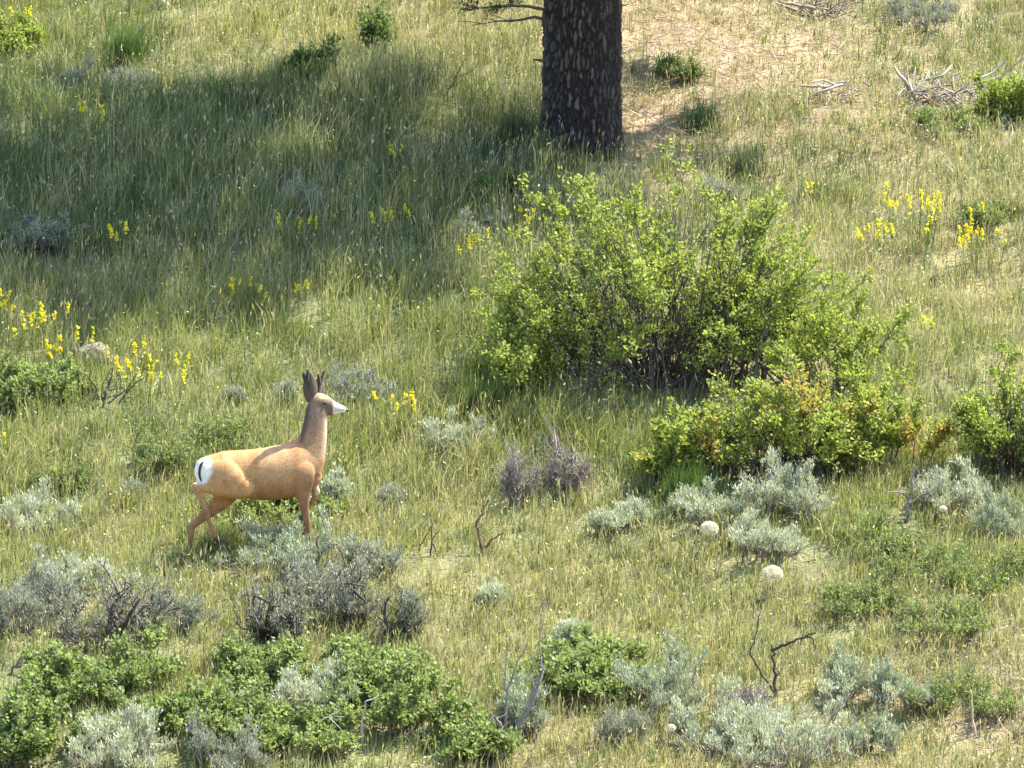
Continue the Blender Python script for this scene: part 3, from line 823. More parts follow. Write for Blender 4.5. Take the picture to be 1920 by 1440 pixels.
    pile("branch_pile", "largest heap of grey dead branches on the upper slope", 1765, 195, 210, 62, GY, 70, 2,
         [([(-56, 0), (-70, -30), (-88, -52)], .020), ([(-50, 4), (-62, -24), (-66, -58)], .014), ([(60, -30), (96, -44), (120, -70)], .013), ([(70, -26), (110, -38), (150, -74)], .012), ([(-30, -30), (0, -40), (20, -56)], .012)])
    pile("branch_pile", "brownish heap of dead branches above the bare tan slope", 1545, 30, 160, 40, (.22, .18, .16), 40, 3,
         [([(-20, 0), (-60, -8), (-86, -14)], .018), ([(-50, 4), (-76, -4), (-92, -12)], .016)])

# ------------------------------------------------------------------ rocks
def rock(label, px, py, wpx, hpx, col, seed):
    rng = np.random.default_rng(600 + seed)
    g = G(px, py); sc = scl(g[1])
    import bmesh
    bm = bmesh.new(); bmesh.ops.create_icosphere(bm, subdivisions=4, radius=1)
    V = np.array([v.co[:] for v in bm.verts]); F = np.array([[v.index for v in f.verts] for f in bm.faces]); bm.free()
    r = np.ones(len(V))
    for _ in range(14):
        d = norm(rng.normal(size=3)); r = np.minimum(r, rng.uniform(.72, .98) / np.maximum(.15, V @ d))
    r = r * (1 + .08 * (vnoise(V[:, 0] * 3, V[:, 1] * 3 + V[:, 2] * 2, .6, seed) - .5) + .05 * (vnoise(V[:, 0] * 3 + 4, V[:, 2] * 3, .2, seed + 3) - .5))
    V = V * r[:, None] * np.array([wpx / sc / 2, wpx / sc / 2 * .8, hpx / sc])
    n = vnoise(V[:, 0] * 9 + V[:, 2] * 5, V[:, 1] * 9, .5, seed + 1)[:, None]
    c = np.array(col) * (.75 + .5 * n)
    o = obj("rock", mesh_np("rock", V, F, c, M_ROCK), loc=(g[0], g[1], hz(g[0], g[1])))
    tag(o, label, "rock", "rocks in the meadow")

def build_rocks():
    rock("weathered grey lichen rock amid yellow flowers", 170, 672, 84, 34, (.17, .155, .12), 1)
    rock("pale rock at the top of the slope left of the pine", 302, 12, 40, 16, (.5, .46, .42), 2)
    rock("small grey rock in shade below the yellow green shrub", 80, 138, 22, 12, (.42, .42, .44), 3)
    rock("reddish brown rock beneath the tall grass clump", 278, 140, 44, 14, (.36, .22, .15), 4)
    rock("dark brown stone on the bare tan slope", 1342, 45, 24, 12, (.12, .08, .065), 5)

# ------------------------------------------------------------------ flowers
def flower_plant(label, px, py, wpx, hpx, n, group, seed, base_h=.22):
    rng = np.random.default_rng(700 + seed)
    g = G(px, py); sc = scl(g[1])
    root = thing("yellow_wildflower", label, "flower", (g[0], g[1], hz(g[0], g[1])), group)
    w = wpx / sc; h = hpx / sc
    T = Tubes(); LP = []; LD = []
    for i in range(n):
        x = rng.uniform(-.5, .5) * w; y = rng.normal(0, .25) * w
        z0 = hz(g[0] + x, g[1] + y) - hz(g[0], g[1])
        top = np.array([x + rng.normal(0, .03), y, z0 + base_h + h * rng.uniform(.45, 1.0)])
        st = np.array([x * .7, y * .7, z0 - .03])
        T.add(np.array([st, (st + top) / 2 + rng.normal(0, .012, 3), top]), np.array([.005, .004, .003]), (.13, .18, .05), 3)
        for _ in range(7):
            q = rng.uniform(.15, .7); LP.append(st + (top - st) * q); LD.append(np.array([rng.normal(), rng.normal(), .6]))
        m = int(rng.integers(12, 24)); L = rng.uniform(.05, .12)
        d = top - st; d = d / np.linalg.norm(d) + rng.normal(0, .12, 3)
        P = top + d * (rng.uniform(-1, .25, (m, 1)) * L) - top * 0
        D = rng.normal(size=(m, 3)) * .8 + np.array([0, 0, .5])
        c = np.array([.82, .76, .04]) * rng.uniform(.75, 1.1, (m, 1)) * np.array([1, rng.uniform(.88, 1.04), 1])
        obj("flower_spike", mesh_np("flower_spike", *leaves_np(P, D, rng.uniform(.022, .042, m), rng.uniform(.016, .028, m), c, rng, 'oval'), M_PETAL), root)
    obj("stems", T.mesh("stems", M_WOOD), root)
    LP = np.array(LP); LD = np.array(LD)
    c = np.array([.11, .17, .05]) * rng.uniform(.8, 1.2, (len(LP), 1))
    obj("leaves", mesh_np("leaves", *leaves_np(LP, LD, .05, .016, c, rng), M_LEAF), root)

def build_flowers():
    rows = [
     (60, 690, 70, 60, 7, "widest yellow flower clump downhill of the weathered rock"), (100, 650, 60, 45, 6, "yellow flower clump uphill of the weathered rock"),
     (18, 640, 40, 40, 4, "small yellow flower clump farthest from the weathered rock, uphill of the dark green leafy shrub"), (105, 720, 50, 50, 6, "dense yellow flower clump between the dark green leafy shrub and the fanning twigs"),
     (150, 685, 40, 40, 3, "few yellow flowers touching the weathered rock"),
     (240, 735, 90, 50, 7, "yellow flower spikes among the right tips of the bare fanning twigs"), (270, 770, 90, 60, 7, "yellow flower spikes at the foot of the bare fanning twigs"), (330, 740, 90, 40, 4, "sparse yellow flower spikes between the bare fanning twigs and the deer's head"),
     (450, 585, 50, 24, 3, "three yellow flowers at the shade's edge uphill of the deer's back"), (482, 600, 24, 24, 2, "pair of yellow flowers just below the three at the shade's edge"), (568, 588, 26, 30, 3, "three yellow flowers at the shade's edge straight uphill of the deer's antlers"),
     (560, 470, 80, 30, 7, "row of yellow flowers in the pine's shade"), (745, 465, 90, 34, 6, "yellow flowers in shade right of the shaded row"), (872, 510, 80, 34, 5, "yellow flowers in shade left of the big bush"), (970, 460, 50, 34, 4, "yellow flowers in shade beside the big bush's left crown"),
     (235, 495, 70, 40, 6, "shaded yellow flowers right of the dusky sagebrush"), (170, 262, 50, 34, 5, "lone shaded yellow flowers below the bluish sagebrush"), (735, 330, 50, 26, 3, "sparse shaded yellow flowers downslope of the thin sapling"),
     (742, 815, 90, 36, 7, "bright yellow flower spikes ahead of the deer's muzzle"),
     (1712, 472, 110, 85, 22, "brightest and tallest yellow flower clump on the dry right slope"), (1635, 490, 90, 44, 7, "scattered yellow flowers between big bush and brightest clump"), (1835, 505, 100, 65, 14, "yellow flower clump right of the brightest one"),
     (1748, 645, 50, 20, 3, "low yellow flowers on the green patch below the brightest clump"), (1522, 395, 26, 20, 2, "pair of yellow flowers just above the big bush"),
     (8, 870, 30, 30, 2, "yellow flowers left of the deer's tail end in grass"), (5, 615, 26, 40, 2, "tall yellow flower upslope of the weathered rock"), (40, 80, 60, 40, 4, "yellow flowers in the yellow green shrub by the tall grass"),
    ]
    for i, (px, py, w, h, n, lb) in enumerate(rows):
        grp = lb.split(" ", 1)[0] + " " + lb if sum(1 for r in rows if r[5] == lb) > 1 else "yellow flowers"
        flower_plant(lb, px, py, w, h, n, "yellow flowers" if grp == "yellow flowers" else lb, i)

def puff(label, px, py, dpx, seed):
    """seed head seen at px,py : plant stands below it"""
    rng = np.random.default_rng(800 + seed)
    st_h = .26
    g = G(px, py + st_h * 190); sc = scl(g[1]); r = dpx / sc / 2
    root = thing("seed_puff_plant", label, "flower", (g[0], g[1], hz(g[0], g[1])), "pale round seed puffs")
    T = Tubes(); T.add(np.array([[0.01, 0, -.03], [0, 0, st_h * .5], [0, 0, st_h]]), np.array([.006, .005, .005]), (.24, .24, .12), 4)
    obj("stem", T.mesh("stem", M_WOOD), root)
    n = 320
    d = norm(rng.normal(size=(n, 3))); d = d[d[:, 2] > -.75]; n = len(d)
    c0 = np.array([0, 0, st_h])
    col = np.array([.76, .71, .57]) * rng.uniform(.9, 1.05, (n, 1))
    parts = [leaves_np(np.tile(c0, (n, 1)), d, r * .95, r * .03, col * .8, rng)]
    for q in range(4):
        tdir = norm(np.cross(d, rng.normal(size=(n, 3)))) + d * .25
        parts.append(leaves_np(c0 + d * r * rng.uniform(.8, .92, (n, 1)), tdir, r * .32, r * .07, col, rng))
    V, F, Cc = merge(parts)
    V = c0 + (V - c0) * np.array([1.05, 1.05, .88])
    obj("seed_head", mesh_np("seed_head", V, F, Cc, M_FLUFF), root)

def build_puffs():
    puff("round cream seed puff above the larger one, below low silver sagebrush", 1330, 991, 34, 1)
    puff("larger round cream seed puff alone in the dry grass", 1448, 1077, 40, 2)
    puff("round cream seed puff beneath the dark twisted sagebrush", 551, 1221, 32, 3)
    puff("tiny pale seed puff in the whitish sagebrush", 1768, 953, 15, 4)
    puff("tiny pale seed puff at the foot of the rounded blue green sagebrush", 1258, 1368, 18, 5)

# ------------------------------------------------------------------ tall grass clumps
def grass_clump(label, px, py, wpx, hpx, col, n, seed):
    rng = np.random.default_rng(900 + seed)
    g = G(px, py); sc = scl(g[1]); w = wpx / sc; h = hpx / sc
    x = rng.normal(0, .16, n) * w; y = rng.normal(0, .12, n) * w
    P = np.stack([x, y, H(g[0] + x, g[1] + y) - hz(g[0], g[1])], 1)
    c = np.array(col) * rng.uniform(.75, 1.2, (n, 1))
    v, f, cc = blades(P, h * rng.uniform(.5, 1.05, n), rng.uniform(.006, .011, n), np.abs(rng.normal(.25, .12, n)), c * .9, c, rng)
    o = obj("grass_clump", mesh_np("grass_clump", v, f, cc, M_GRASS), loc=(g[0], g[1], hz(g[0], g[1])))
    tag(o, label, "grass clump", "tall grass clumps")

def build_clumps():
    grass_clump("tall fresh green grass clump on the upper left slope", 235, 128, 110, 105, (.10, .16, .05), 420, 1)
    grass_clump("short green grass clump in front of the deer's raised hind hoof", 405, 1036, 90, 66, (.24, .26, .10), 900, 7)
    grass_clump("dark green grass clump on the tan slope right of the pine", 1315, 245, 90, 75, (.06, .10, .05), 300, 2)
    grass_clump("arching grey green grass clump above the big bush", 1390, 335, 120, 75, (.11, .13, .07), 320, 3)
    grass_clump("arching grass clump leaning on the pine's left foot", 965, 275, 110, 80, (.10, .12, .06), 320, 4)
    grass_clump("lush green grass clump left of the big bush's base", 900, 790, 150, 100, (.09, .15, .04), 420, 5)
    grass_clump("lush green grass clump below the low yellow green bush", 1290, 935, 170, 80, (.10, .16, .04), 420, 6)

# ------------------------------------------------------------------ pine tree
def build_pine():
    rng = np.random.default_rng(42)
    g = G(1090, 280); bx, by = g[0], g[1]; bz = hz(bx, by)
    root = thing("pine_tree", "big pine with dark plated bark standing in its own shade", "tree", (bx, by, bz))
    R0 = .462
    z = np.concatenate([np.linspace(-.5, 2.6, 230), np.linspace(2.7, 21, 60)])
    na = 230
    a = np.arange(na) / na * 2 * math.pi
    AA, Z = np.meshgrid(a, z)
    def prof(zz):
        r = R0 * (1 - .004 * zz) * np.where(zz > 3, np.clip(1 - (zz - 3) / 19, .06, 1), 1)
        return r + .07 * np.exp(-np.clip(zz + .05, 0, 9) / .16)
    Rr = prof(Z)
    # bark plates: stretched cells
    cw, ch = .050, .20
    ncx = int(2 * math.pi * R0 / cw); ncz = int(3.6 / ch)
    cx, cz = np.meshgrid(np.arange(ncx), np.arange(ncz))
    sx = ((cx + .5 * (cz % 2) + rng.uniform(-.42, .42, cx.shape)) / ncx * 2 * math.pi * R0).ravel()
    sz = (-.7 + (cz + rng.uniform(-.48, .48, cz.shape)) * ch).ravel()
    cell_col = rng.uniform(0, 1, len(sx))
    U = (AA * R0).ravel(); ZV = Z.ravel()
    U0 = U
    U = U0 + .030 * (vnoise(U0, ZV, .07, 31) - .5) + .05 * (vnoise(U0, ZV, .30, 32) - .5)
    ZV2 = ZV + .14 * (vnoise(U0, ZV, .06, 35) - .5)
    disp = np.zeros(len(U)); cid = np.zeros(len(U), int)
    per = 2 * math.pi * R0
    for s in range(0, len(U), 8000):
        dx = U[s:s + 8000, None] - sx[None]; dx = (dx + per / 2) % per - per / 2
        dz = (ZV2[s:s + 8000, None] - sz[None]) * (cw / ch)
        d = np.abs(dx) ** 2 + dz ** 2
        o = np.argpartition(d, 1, 1)[:, :2]
        dd = np.sort(np.sqrt(np.take_along_axis(d, o, 1)), 1)
        disp[s:s + 8000] = dd[:, 1] - dd[:, 0]; cid[s:s + 8000] = np.argmin(d, 1)
    e = np.clip(disp / (cw * .48) - .22 + .55 * (vnoise(U0, ZV, .04, 36) - .5), 0, 1); e = e * e * (3 - 2 * e)
    fine = vnoise(U * 1.0, ZV * .35, .018, 33)
    Rv = Rr.ravel() + (e - .6) * .030 + (cell_col[cid] - .5) * .02 * e + (fine - .5) * .008
    big = .02 * np.sin(3 * AA.ravel() + .4) + .012 * np.sin(5 * AA.ravel() + ZV * .8)
    Rv += big * np.exp(-np.clip(ZV, 0, 9) / 2)
    V = np.stack([Rv * np.cos(AA.ravel()), Rv * np.sin(AA.ravel()), ZV], 1)
    plate = np.array([.118, .098, .084]); plate2 = np.array([.042, .034, .033]); furrow = np.array([.022, .019, .02])
    cc = (cell_col[cid][:, None]) ** 1.25
    pc = plate * cc + plate2 * (1 - cc)
    pc = pc * (.6 + .8 * fine[:, None])
    col = furrow * (1 - e[:, None]) + pc * e[:, None]
    n = na; m = len(z)
    ii, jj = np.meshgrid(np.arange(m - 1), np.arange(n), indexing='ij')
    F = np.stack([ii * n + jj, ii * n + (jj + 1) % n, (ii + 1) * n + (jj + 1) % n, (ii + 1) * n + jj], -1).reshape(-1, 4)
    trunk = obj("trunk", mesh_np("trunk", V, F, col, M_BARK), root)
    # low dead branches and stubs
    sc = scl(by)
    def limb(T, p0, d, L, r0, droop=.0, nseg=6):
        t = np.linspace(0, 1, nseg)[:, None]
        p = p0 + d * L * t + np.array([0, 0, 1.0]) * (-droop * L * t * t) + np.concatenate([np.zeros((1, 3)), rng.normal(0, .02 * L, (nseg - 1, 3))])
        p[1:, 2] += rng.normal(0, .03 * L, nseg - 1).cumsum() * .5
        T.add(p, r0 * np.linspace(1, .25, nseg), np.array([.11, .09, .08]), 5)
        return p
    def needles(pts, per, Ln, wn=.016):
        P = np.repeat(pts, per, 0); k = len(P)
        D = rng.normal(size=(k, 3)) + np.array([0, 0, .4])
        c = np.array([.045, .075, .03]) * rng.uniform(.7, 1.3, (k, 1))
        return leaves_np(P + rng.normal(0, .03, P.shape), D, rng.uniform(.7, 1.1, k) * Ln, wn, c, rng)
    T = Tubes(); NP = []
    for dz, L, dr, yy in ((1.66, 1.0, .02, -.25), (1.54, .75, .10, -.35)):
        p = limb(T, np.array([-.42, -.1, dz]), np.array([-1, yy, .05]), L, .022, dr)
        for k in range(9):
            q = p[rng.integers(2, 6)]; e2 = q + np.array([rng.normal(-.1, .14), rng.normal(0, .12), rng.normal(.03, .06)])
            T.add(np.array([q, (q + e2) / 2 + rng.normal(0, .01, 3), e2]), np.array([.006, .005, .003]), (.11, .09, .08), 3)
            if dz > 1.6: NP += [e2, (q + e2) / 2]
    br = obj("branch", T.mesh("branch", M_BARK), root)
    obj("needles", mesh_np("needles", *needles(np.array(NP), 14, .09), M_NEEDLE), br)
    T = Tubes()
    limb(T, np.array([-.42, -.18, (280 - 112) / sc]), np.array([-1, -.3, .12]), .16, .025, 0, 4)
    obj("branch_stub", T.mesh("branch_stub", M_BARK), root)
    T = Tubes()
    limb(T, np.array([.42, -.1, (280 - 10) / sc]), np.array([1, -.1, .1]), .14, .016, 0, 4)
    obj("branch_stub", T.mesh("branch_stub", M_BARK), root)
    # crown
    T = Tubes(); NP = []
    zz = 2.6
    i = 0
    while zz < 21.5:
        f = (zz - 2.6) / 19
        Lm = 4.3 * (1 - max(0, f - .45) / .6) if f < 1 else .6
        a0 = i * 2.399 + rng.uniform(-.4, .4)
        L = max(.5, Lm * rng.uniform(.75, 1.08) * (1 + .10 * math.sin(a0)))
        d = np.array([math.cos(a0), math.sin(a0), rng.uniform(.10, .3)])
        rt = .42 * max(.1, 1 - max(0, zz - 3) / 19)
        p = limb(T, np.array([d[0] * rt * .8, d[1] * rt * .8, zz]), d, L, .05 * (1 - .6 * f), -.02, 7)
        for k in range(int(12 * L)):
            q0 = rng.uniform(.2, 1); ix = q0 * 6; i0_ = min(int(ix), 5); q = p[i0_] + (p[i0_ + 1] - p[i0_]) * (ix - i0_)
            sd2 = np.array([-d[1], d[0], 0]) * rng.normal(0, .55) + d * .3 + np.array([0, 0, rng.normal(.05, .2)])
            e2 = q + sd2 * rng.uniform(.4, 1.1) * (1.2 - .5 * q0)
            T.add(np.array([q, (q + e2) / 2, e2]), np.array([.012, .009, .005]), (.11, .09, .08), 3)
            for w in (.35, .55, .75, .9, 1.0): NP.append(q + (e2 - q) * w)
        zz += .155 + .06 * f; i += 1
    crown = obj("crown", mesh_np("crown", *needles(np.array(NP), 8, .22, .036), M_NEEDLE), root)
    obj("limbs", T.mesh("limbs", M_BARK), crown)

# ------------------------------------------------------------------ deer
def build_deer():
    YAW = math.radians(15); cy, sy = math.cos(YAW), math.sin(YAW)
    K = 684.0
    def P(u, v, w):
        X = (u - 580) / K; Zq = (1330 - v) / K
        return np.array([(X + w * sy) / cy, w, Zq])
    def loft(secs, sides=56):
        """secs: (centre xyz, half size along path-plane vertical, half size lateral)"""
        c = np.array([s[0] for s in secs]); n = len(c)
        t = np.gradient(c, axis=0); t = norm(t)
        V = []; F = []
        a = np.arange(sides) / sides * 2 * math.pi
        for i in range(n):
            lat = np.array([0, 1.0, 0]) if len(secs[i]) < 4 else norm(np.array(secs[i][3], float))
            lat = norm(lat - t[i] * (lat @ t[i])); up = np.cross(t[i], lat)
            for q in a:
                V.append(c[i] + up * math.cos(q) * secs[i][1] + lat * math.sin(q) * secs[i][2])
        V.append(c[0] - t[0] * secs[0][1] * .25); V.append(c[-1] + t[-1] * secs[-1][1] * .25)
        for i in range(n - 1):
            for j in range(sides):
                F.append((i * sides + j, i * sides + (j + 1) % sides, (i + 1) * sides + (j + 1) % sides, (i + 1) * sides + j))
        b0 = n * sides; b1 = b0 + 1
        for j in range(sides):
            F.append((b0, (j + 1) % sides, j)); F.append((b1, (n - 1) * sides + j, (n - 1) * sides + (j + 1) % sides))
        return V, F
    def smooth_secs(secs, k=4):
        """Catmull-Rom through the sections"""
        A = np.array([list(s[0]) + [s[1], s[2]] for s in secs]); n = len(A)
        B = np.vstack([2 * A[0] - A[1], A, 2 * A[-1] - A[-2]])
        out = []
        for i in range(n - 1):
            for q in range(k):
                t = q / k; p0, p1, p2, p3 = B[i], B[i + 1], B[i + 2], B[i + 3]
                out.append(.5 * ((2 * p1) + (p2 - p0) * t + (2 * p0 - 5 * p1 + 4 * p2 - p3) * t * t + (3 * p1 - p0 - 3 * p2 + p3) * t ** 3))
        out.append(A[-1])
        return [(o[:3], max(.004, o[3]), max(.004, o[4])) for o in out]
    allV = []; allF = []
    def addl(secs, smooth=True):
        V, F = loft(smooth_secs(secs) if smooth else secs)
        n = len(allV); allV.extend(V); allF.extend([tuple(i + n for i in f) for f in F])
    def S(u, v, w, hpx, lat):
        return (P(u, v, w), hpx / K, lat)
    # torso
    addl([S(180, 772, 0, 50, .07), S(204, 776, 0, 84, .112), S(255, 790, 0, 120, .146), S(330, 806, 0, 152, .165), S(420, 808, 0, 158, .160), S(520, 812, 0, 166, .160), S(580, 816, 0, 174, .176), S(670, 816, 0, 182, .190),
          S(770, 802, 0, 186, .18), S(860, 788, 0, 186, .162), S(925, 790, 0, 168, .135), S(965, 805, 0, 128, .10), S(990, 820, 0, 80, .065)])
    # brisket
    addl([S(880, 850, 0, 110, .10), S(940, 860, 0, 90, .085), S(985, 868, 0, 62, .065), S(1004, 878, 0, 40, .04)])
    # neck
    hy = .03
    addl([S(890, 790, 0, 140, .125), S(925, 700, 0, 128, .112), S(955, 620, .005, 102, .096), S(972, 530, .012, 88, .084), S(982, 440, .02, 77, .074), S(985, 370, hy, 68, .066), S(975, 325, hy, 50, .056)])
    # withers
    addl([S(760, 660, 0, 40, .07), S(850, 625, 0, 36, .06), S(925, 560, 0, 40, .05), S(950, 480, .01, 35, .045)])
    # head, turned a little away
    addl([S(935, 335, hy, 38, .045), S(965, 332, hy, 58, .066), S(1010, 340, .04, 60, .070), S(1055, 358, .05, 52, .062), S(1100, 379, .06, 40, .046), S(1140, 393, .068, 32, .036), S(1172, 402, .075, 25, .031), S(1192, 406, .08, 15, .022)])
    # jaw
    addl([S(1000, 385, hy, 40, .045), S(1050, 400, .05, 36, .042), S(1105, 412, .06, 22, .03), S(1165, 418, .075, 13, .02)])
    # near hind leg, raised
    addl([S(270, 735, -.05, 60, .06), S(310, 775, -.085, 112, .08), S(370, 822, -.112, 124, .096), S(440, 868, -.126, 104, .084), S(510, 900, -.128, 72, .068), S(552, 916, -.124, 48, .054)])
    addl([S(540, 915, -.115, 45, .052), S(460, 915, -.115, 58, .055), S(370, 905, -.11, 56, .05), S(290, 892, -.118, 42, .04), S(225, 884, -.12, 34, .034), S(186, 876, -.12, 30, .03)])
    addl([S(172, 852, -.12, 20, .022), S(190, 898, -.12, 32, .03), S(220, 968, -.115, 25, .023), S(246, 1050, -.11, 21, .02), S(272, 1130, -.10, 17, .018), S(290, 1190, -.10, 21, .022), S(312, 1225, -.10, 18, .018)])
    # far hind leg, planted behind
    addl([S(380, 860, .09, 120, .08), S(370, 950, .10, 88, .07), S(310, 1030, .105, 56, .052), S(225, 1100, .105, 36, .036), S(165, 1150, .10, 28, .028), S(140, 1175, .10, 27, .026)])
    addl([S(122, 1152, .10, 18, .02), S(138, 1195, .10, 26, .025), S(136, 1250, .10, 20, .02), S(128, 1310, .10, 18, .019), S(122, 1352, .10, 20, .02), S(132, 1380, .10, 17, .018)])
    # near fore leg
    addl([S(862, 665, -.05, 50, .045), S(872, 735, -.09, 80, .06), S(885, 815, -.122, 94, .07), S(890, 900, -.11, 76, .056), S(896, 970, -.10, 50, .045), S(905, 1040, -.10, 34, .033), S(916, 1105, -.10, 27, .027), S(924, 1150, -.10, 25, .024), S(930, 1215, -.10, 18, .019), S(934, 1290, -.10, 16, .017), S(938, 1340, -.10, 19, .02), S(950, 1366, -.10, 16, .017)])
    # far fore leg, bent
    addl([S(915, 850, .08, 80, .05), S(945, 900, .09, 52, .042), S(970, 940, .095, 34, .032), S(982, 962, .10, 26, .027), S(966, 1000, .10, 20, .02), S(935, 1050, .10, 16, .017), S(905, 1100, .10, 16, .017), S(890, 1120, .10, 17, .018)])
    me = bpy.data.meshes.new("deer_cage"); me.from_pydata([tuple(v) for v in allV], [], allF); me.update()
    tmp = bpy.data.objects.new("deer_cage", me); C.objects.link(tmp)
    m = tmp.modifiers.new("r", 'REMESH'); m.mode = 'VOXEL'; m.voxel_size = .0085
    s = tmp.modifiers.new("s", 'SMOOTH'); s.factor = .5; s.iterations = 14
    dg = bpy.context.evaluated_depsgraph_get(); dg.update()
    body = bpy.data.meshes.new_from_object(tmp.evaluated_get(dg))
    bpy.data.objects.remove(tmp)
    body.name = "body"
    n = len(body.vertices); V = np.zeros(n * 3); body.vertices.foreach_get("co", V); V = V.reshape(-1, 3)
    # back to side-view coordinates for the coat pattern and the light and shade painted into it
    u = (V[:, 0] * cy - V[:, 1] * sy) * K + 580; v = 1330 - V[:, 2] * K; w = V[:, 1]
    ss = lambda a, b, t: (lambda q: q * q * (3 - 2 * q))(np.clip((t - a) / (b - a), 0, 1))
    col = np.tile(np.array([.43, .245, .115]), (n, 1))
    def blend(mask, c):
        nonlocal col
        mask = np.clip(mask, 0, 1)[:, None]; col = col * (1 - mask) + np.array(c) * mask
    nz = vnoise(u / 60, v / 60, 1, 3) - .5
    blend(ss(720, 640, v + 20 * nz) * ss(1000, 850, u) * .7, (.42, .20, .085))            # orange back
    blend(ss(840, 960, u + 40 * nz) * ss(900, 560, v) * .8, (.27, .18, .12))            # grey brown neck
    blend(ss(560, 420, v) * ss(860, 900, u) * .8, (.22, .16, .12))
    blend(ss(930, 1060, v) * .85, (.30, .155, .088))                                        # legs
    blend(ss(900, 985, v) * ss(980, 900, u) * ss(330, 430, u) * ss(.08, .0, np.abs(w)) , (.20, .13, .09))    # belly, its underside shade painted into the coat
    blend(ss(880, 780, v) * ss(560, 640, u) * ss(860, 800, u) * .35, (.50, .34, .20))  # sunlit upper flank, painted as paler coat
    blend(ss(760, 960, v) * ss(540, 620, u) * ss(1030, 980, u) * .75, (.25, .13, .07))  # shaded lower flank and chest, painted as darker coat
    blend(ss(840, 900, u) * ss(1010, 980, u) * ss(700, 800, v) * .5, (.24, .135, .08))  # shade over the shoulder painted into the coat
    col *= (1 + .30 * (vnoise(u, v, 34, 8) - .5) + .22 * (vnoise(u, v * 1.6, 11, 9) - .5))[:, None]
    # rump patch
    xr = V[:, 0]
    x0 = P(185, 790, 0)[0]
    dr = np.sqrt(((xr - x0 + .03) / .205) ** 2 + ((v - 772) / 108) ** 2 + (w / .22) ** 2)
    blend(ss(1.16, .80, dr + .2 * nz), (.80, .77, .70))
    # throat and chin, muzzle, brow
    blend(ss(1080, 1105, u) * ss(440, 425, v) * ss(335, 345, v), (.66, .61, .52))
    blend(ss(1090, 1110, u) * ss(372, 352, v - .35 * (u - 1100)) * .45, (.36, .28, .21))
    blend(ss(1176, 1190, u), (.05, .045, .04))
    blend(ss(1120, 1170, u) * ss(414, 424, v), (.06, .05, .045))
    blend(ss(1100, 1120, u) * ss(392, 396, v) * ss(404, 400, v) * .6, (.30, .25, .2))
    blend(ss(1172, 1184, u) * ss(402, 412, v) * ss(1195, 1180, u) * .0, (.1, .08, .07))
    blend(ss(1000, 1015, u) * ss(1080, 1060, u) * ss(322, 306, v), (.46, .36, .2))  # sunlight on the brow painted in as a yellow tone
    blend(ss(1000, 1020, u) * ss(1104, 1092, u) * ss(332, 345, v) * ss(470, 420, v) * .8, (.13, .095, .075))  # cheek shadow between eye and muzzle, painted dark
    blend(ss(1035, 1060, u) * ss(470, 500, v) * ss(640, 560, v) * ss(800, 900, u) * .6, (.55, .46, .34))       # throat edge
    blend(ss(905, 940, v) * ss(960, 985, u) * ss(1000, 960, v), (.55, .45, .33))
    # dark nape: coat tone with the neck's own shade painted in
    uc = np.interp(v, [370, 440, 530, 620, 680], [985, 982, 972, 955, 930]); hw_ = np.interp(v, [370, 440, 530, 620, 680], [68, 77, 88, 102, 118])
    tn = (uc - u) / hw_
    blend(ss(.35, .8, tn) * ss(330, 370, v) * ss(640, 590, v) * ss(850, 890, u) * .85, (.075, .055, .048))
    blend(ss(.55, .9, -tn) * ss(430, 480, v) * ss(760, 640, v) * ss(1090, 1070, u) * .6, (.52, .42, .30))  # lit front edge of the neck, painted pale
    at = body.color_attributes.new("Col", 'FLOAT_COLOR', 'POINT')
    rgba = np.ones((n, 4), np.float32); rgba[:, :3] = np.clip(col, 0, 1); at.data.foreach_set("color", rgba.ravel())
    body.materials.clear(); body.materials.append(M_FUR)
    g = G(481, 1038)
    root = thing("mule_deer", "tan deer with white rump and velvet antlers walking through sagebrush", "deer", (g[0], g[1], hz(g[0], g[1]) + .042), rz=YAW)
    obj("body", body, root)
    def simple(name, secs, col, mat, parent=root, smooth=True):
        V, F = loft(smooth_secs(secs) if smooth else secs, 12)
        me = bpy.data.meshes.new(name); me.from_pydata([tuple(v) for v in V], [], F); me.update()
        for p in me.polygons: p.use_smooth = True
        a = me.color_attributes.new("Col", 'FLOAT_COLOR', 'POINT')
        c = np.ones((len(V), 4), np.float32); c[:, :3] = col if np.ndim(col) == 1 else col; a.data.foreach_set("color", c.ravel())
        me.materials.append(mat)
        return obj(name, me, parent)
    # ears: cupped, backs to the viewer
    def ear(tip, basep, wid, turn):
        b = np.array(basep); t = np.array(tip); d = t - b; L = np.linalg.norm(d); d /= L
        side = norm(np.cross(d, np.array([math.sin(turn), math.cos(turn), 0]))); nrm = np.cross(side, d)
        V = []; F = []; cc = []
        nr, nc = 12, 9
        for layer in (0, 1):
            for i in range(nr):
                q = i / (nr - 1); hw = wid * (math.sin(math.pi * min(.98, .18 + .80 * q)) ** .75) * (1 if q < .97 else .5)
                for j in range(nc):
                    s_ = j / (nc - 1) * 2 - 1
                    p = b + d * L * q + side * hw * s_ * .5 + nrm * (.35 * hw * s_ * s_ - .006 * layer + .03 * q * q)
                    V.append(p)
                    cc.append((.105, .078, .062) if layer else (.5, .44, .36))
        for layer in (0, 1):
            o = layer * nr * nc
            for i in range(nr - 1):
                for j in range(nc - 1):
                    f = (o + i * nc + j, o + i * nc + j + 1, o + (i + 1) * nc + j + 1, o + (i + 1) * nc + j)
                    F.append(f if layer == 0 else f[::-1])
        N = nr * nc
        for i in range(nr - 1):
            for j in (0, nc - 1):
                F.append((i * nc + j, (i + 1) * nc + j, N + (i + 1) * nc + j, N + i * nc + j))
        for j in range(nc - 1):
            F.append(((nr - 1) * nc + j, (nr - 1) * nc + j + 1, N + (nr - 1) * nc + j + 1, N + (nr - 1) * nc + j))
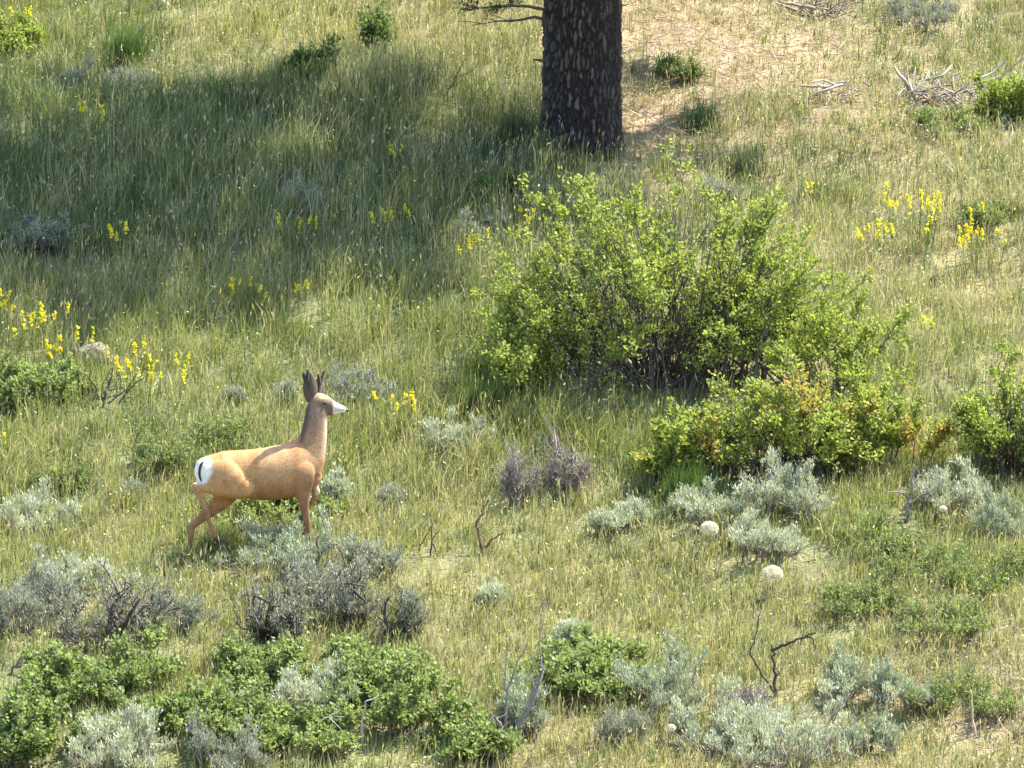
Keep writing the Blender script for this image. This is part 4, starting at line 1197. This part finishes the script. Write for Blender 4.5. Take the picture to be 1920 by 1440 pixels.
        me = bpy.data.meshes.new("ear"); me.from_pydata([tuple(v) for v in V], [], F); me.update()
        for p in me.polygons: p.use_smooth = True
        a = me.color_attributes.new("Col", 'FLOAT_COLOR', 'POINT'); c = np.ones((len(V), 4), np.float32); c[:, :3] = cc; a.data.foreach_set("color", c.ravel())
        me.materials.append(M_FUR)
        obj("ear", me, root)
    ear(P(945, 128, -.045), P(952, 335, -.015), .145, .15)
    ear(P(1000, 170, .11), P(985, 318, .075), .12, .5)
    vel = np.array([.055, .042, .036])
    for (pts1, pts2) in (
        ([(958, 300, .02), (940, 240, .0), (925, 185, -.015), (932, 112, -.03)], [(930, 215, -.005), (908, 175, -.02), (900, 128, -.03)]),
        ([(1000, 290, .07), (1004, 245, .09), (1020, 190, .11), (1044, 122, .13)], [(1006, 232, .095), (1002, 190, .09), (996, 152, .08)])):
        r = [17, 16, 14, 8]
        A = simple("antler", [(P(*p), q / K, q / K) for p, q in zip(pts1, r)], vel, M_HORN)
        simple("tine", [(P(*p), q / K, q / K) for p, q in zip(pts2, [14, 13, 7])], vel, M_HORN, A)
    # tail
    tl = [S(236, 712, -.085, 6, .008), S(218, 742, -.085, 9, .012), S(212, 785, -.085, 10, .013), S(216, 820, -.085, 9, .012), S(226, 846, -.085, 4, .006)]
    simple("tail", [(q[0] + np.array([-.012, -.006, 0]), q[1], q[2]) for q in tl], (.05, .045, .045), M_FUR)
    # eyes, nose, hooves
    for w_ in (-.022, .108):
        c0 = P(1042, 345, w_)
        simple("eye", [(c0 + np.array([-.012, 0, 0]), .006, .005), (c0, .017, .013), (c0 + np.array([.012, 0, 0]), .006, .005)], (.015, .012, .01), M_GLOSS)
    c0 = P(1194, 404, .08)
    simple("nose", [(c0 + np.array([-.015, 0, 0]), .018, .022), (c0, .017, .022), (c0 + np.array([.01, 0, 0]), .008, .012)], (.02, .018, .018), M_GLOSS)
    for (a, b) in (((312, 1225, -.10), (336, 1255, -.10)), ((132, 1380, .10), (146, 1405, .10)), ((950, 1366, -.10), (964, 1390, -.10)), ((890, 1120, .10), (872, 1140, .10))):
        p, q = P(*a), P(*b)
        simple("hoof", [(p, .024, .024), ((p + q) / 2, .028, .026), (q, .030, .024)], (.06, .05, .045), M_GLOSS)

# ------------------------------------------------------------------ assemble
build_pine()
build_bushes()
build_green()
build_sage()
build_snags()
build_rocks()
build_flowers()
build_puffs()
build_clumps()
build_deer()
EXC.append((G(1240, 120)[0] , G(1240, 120)[1], .8, 1.2, .7))
build_grass()
build_sprigs()
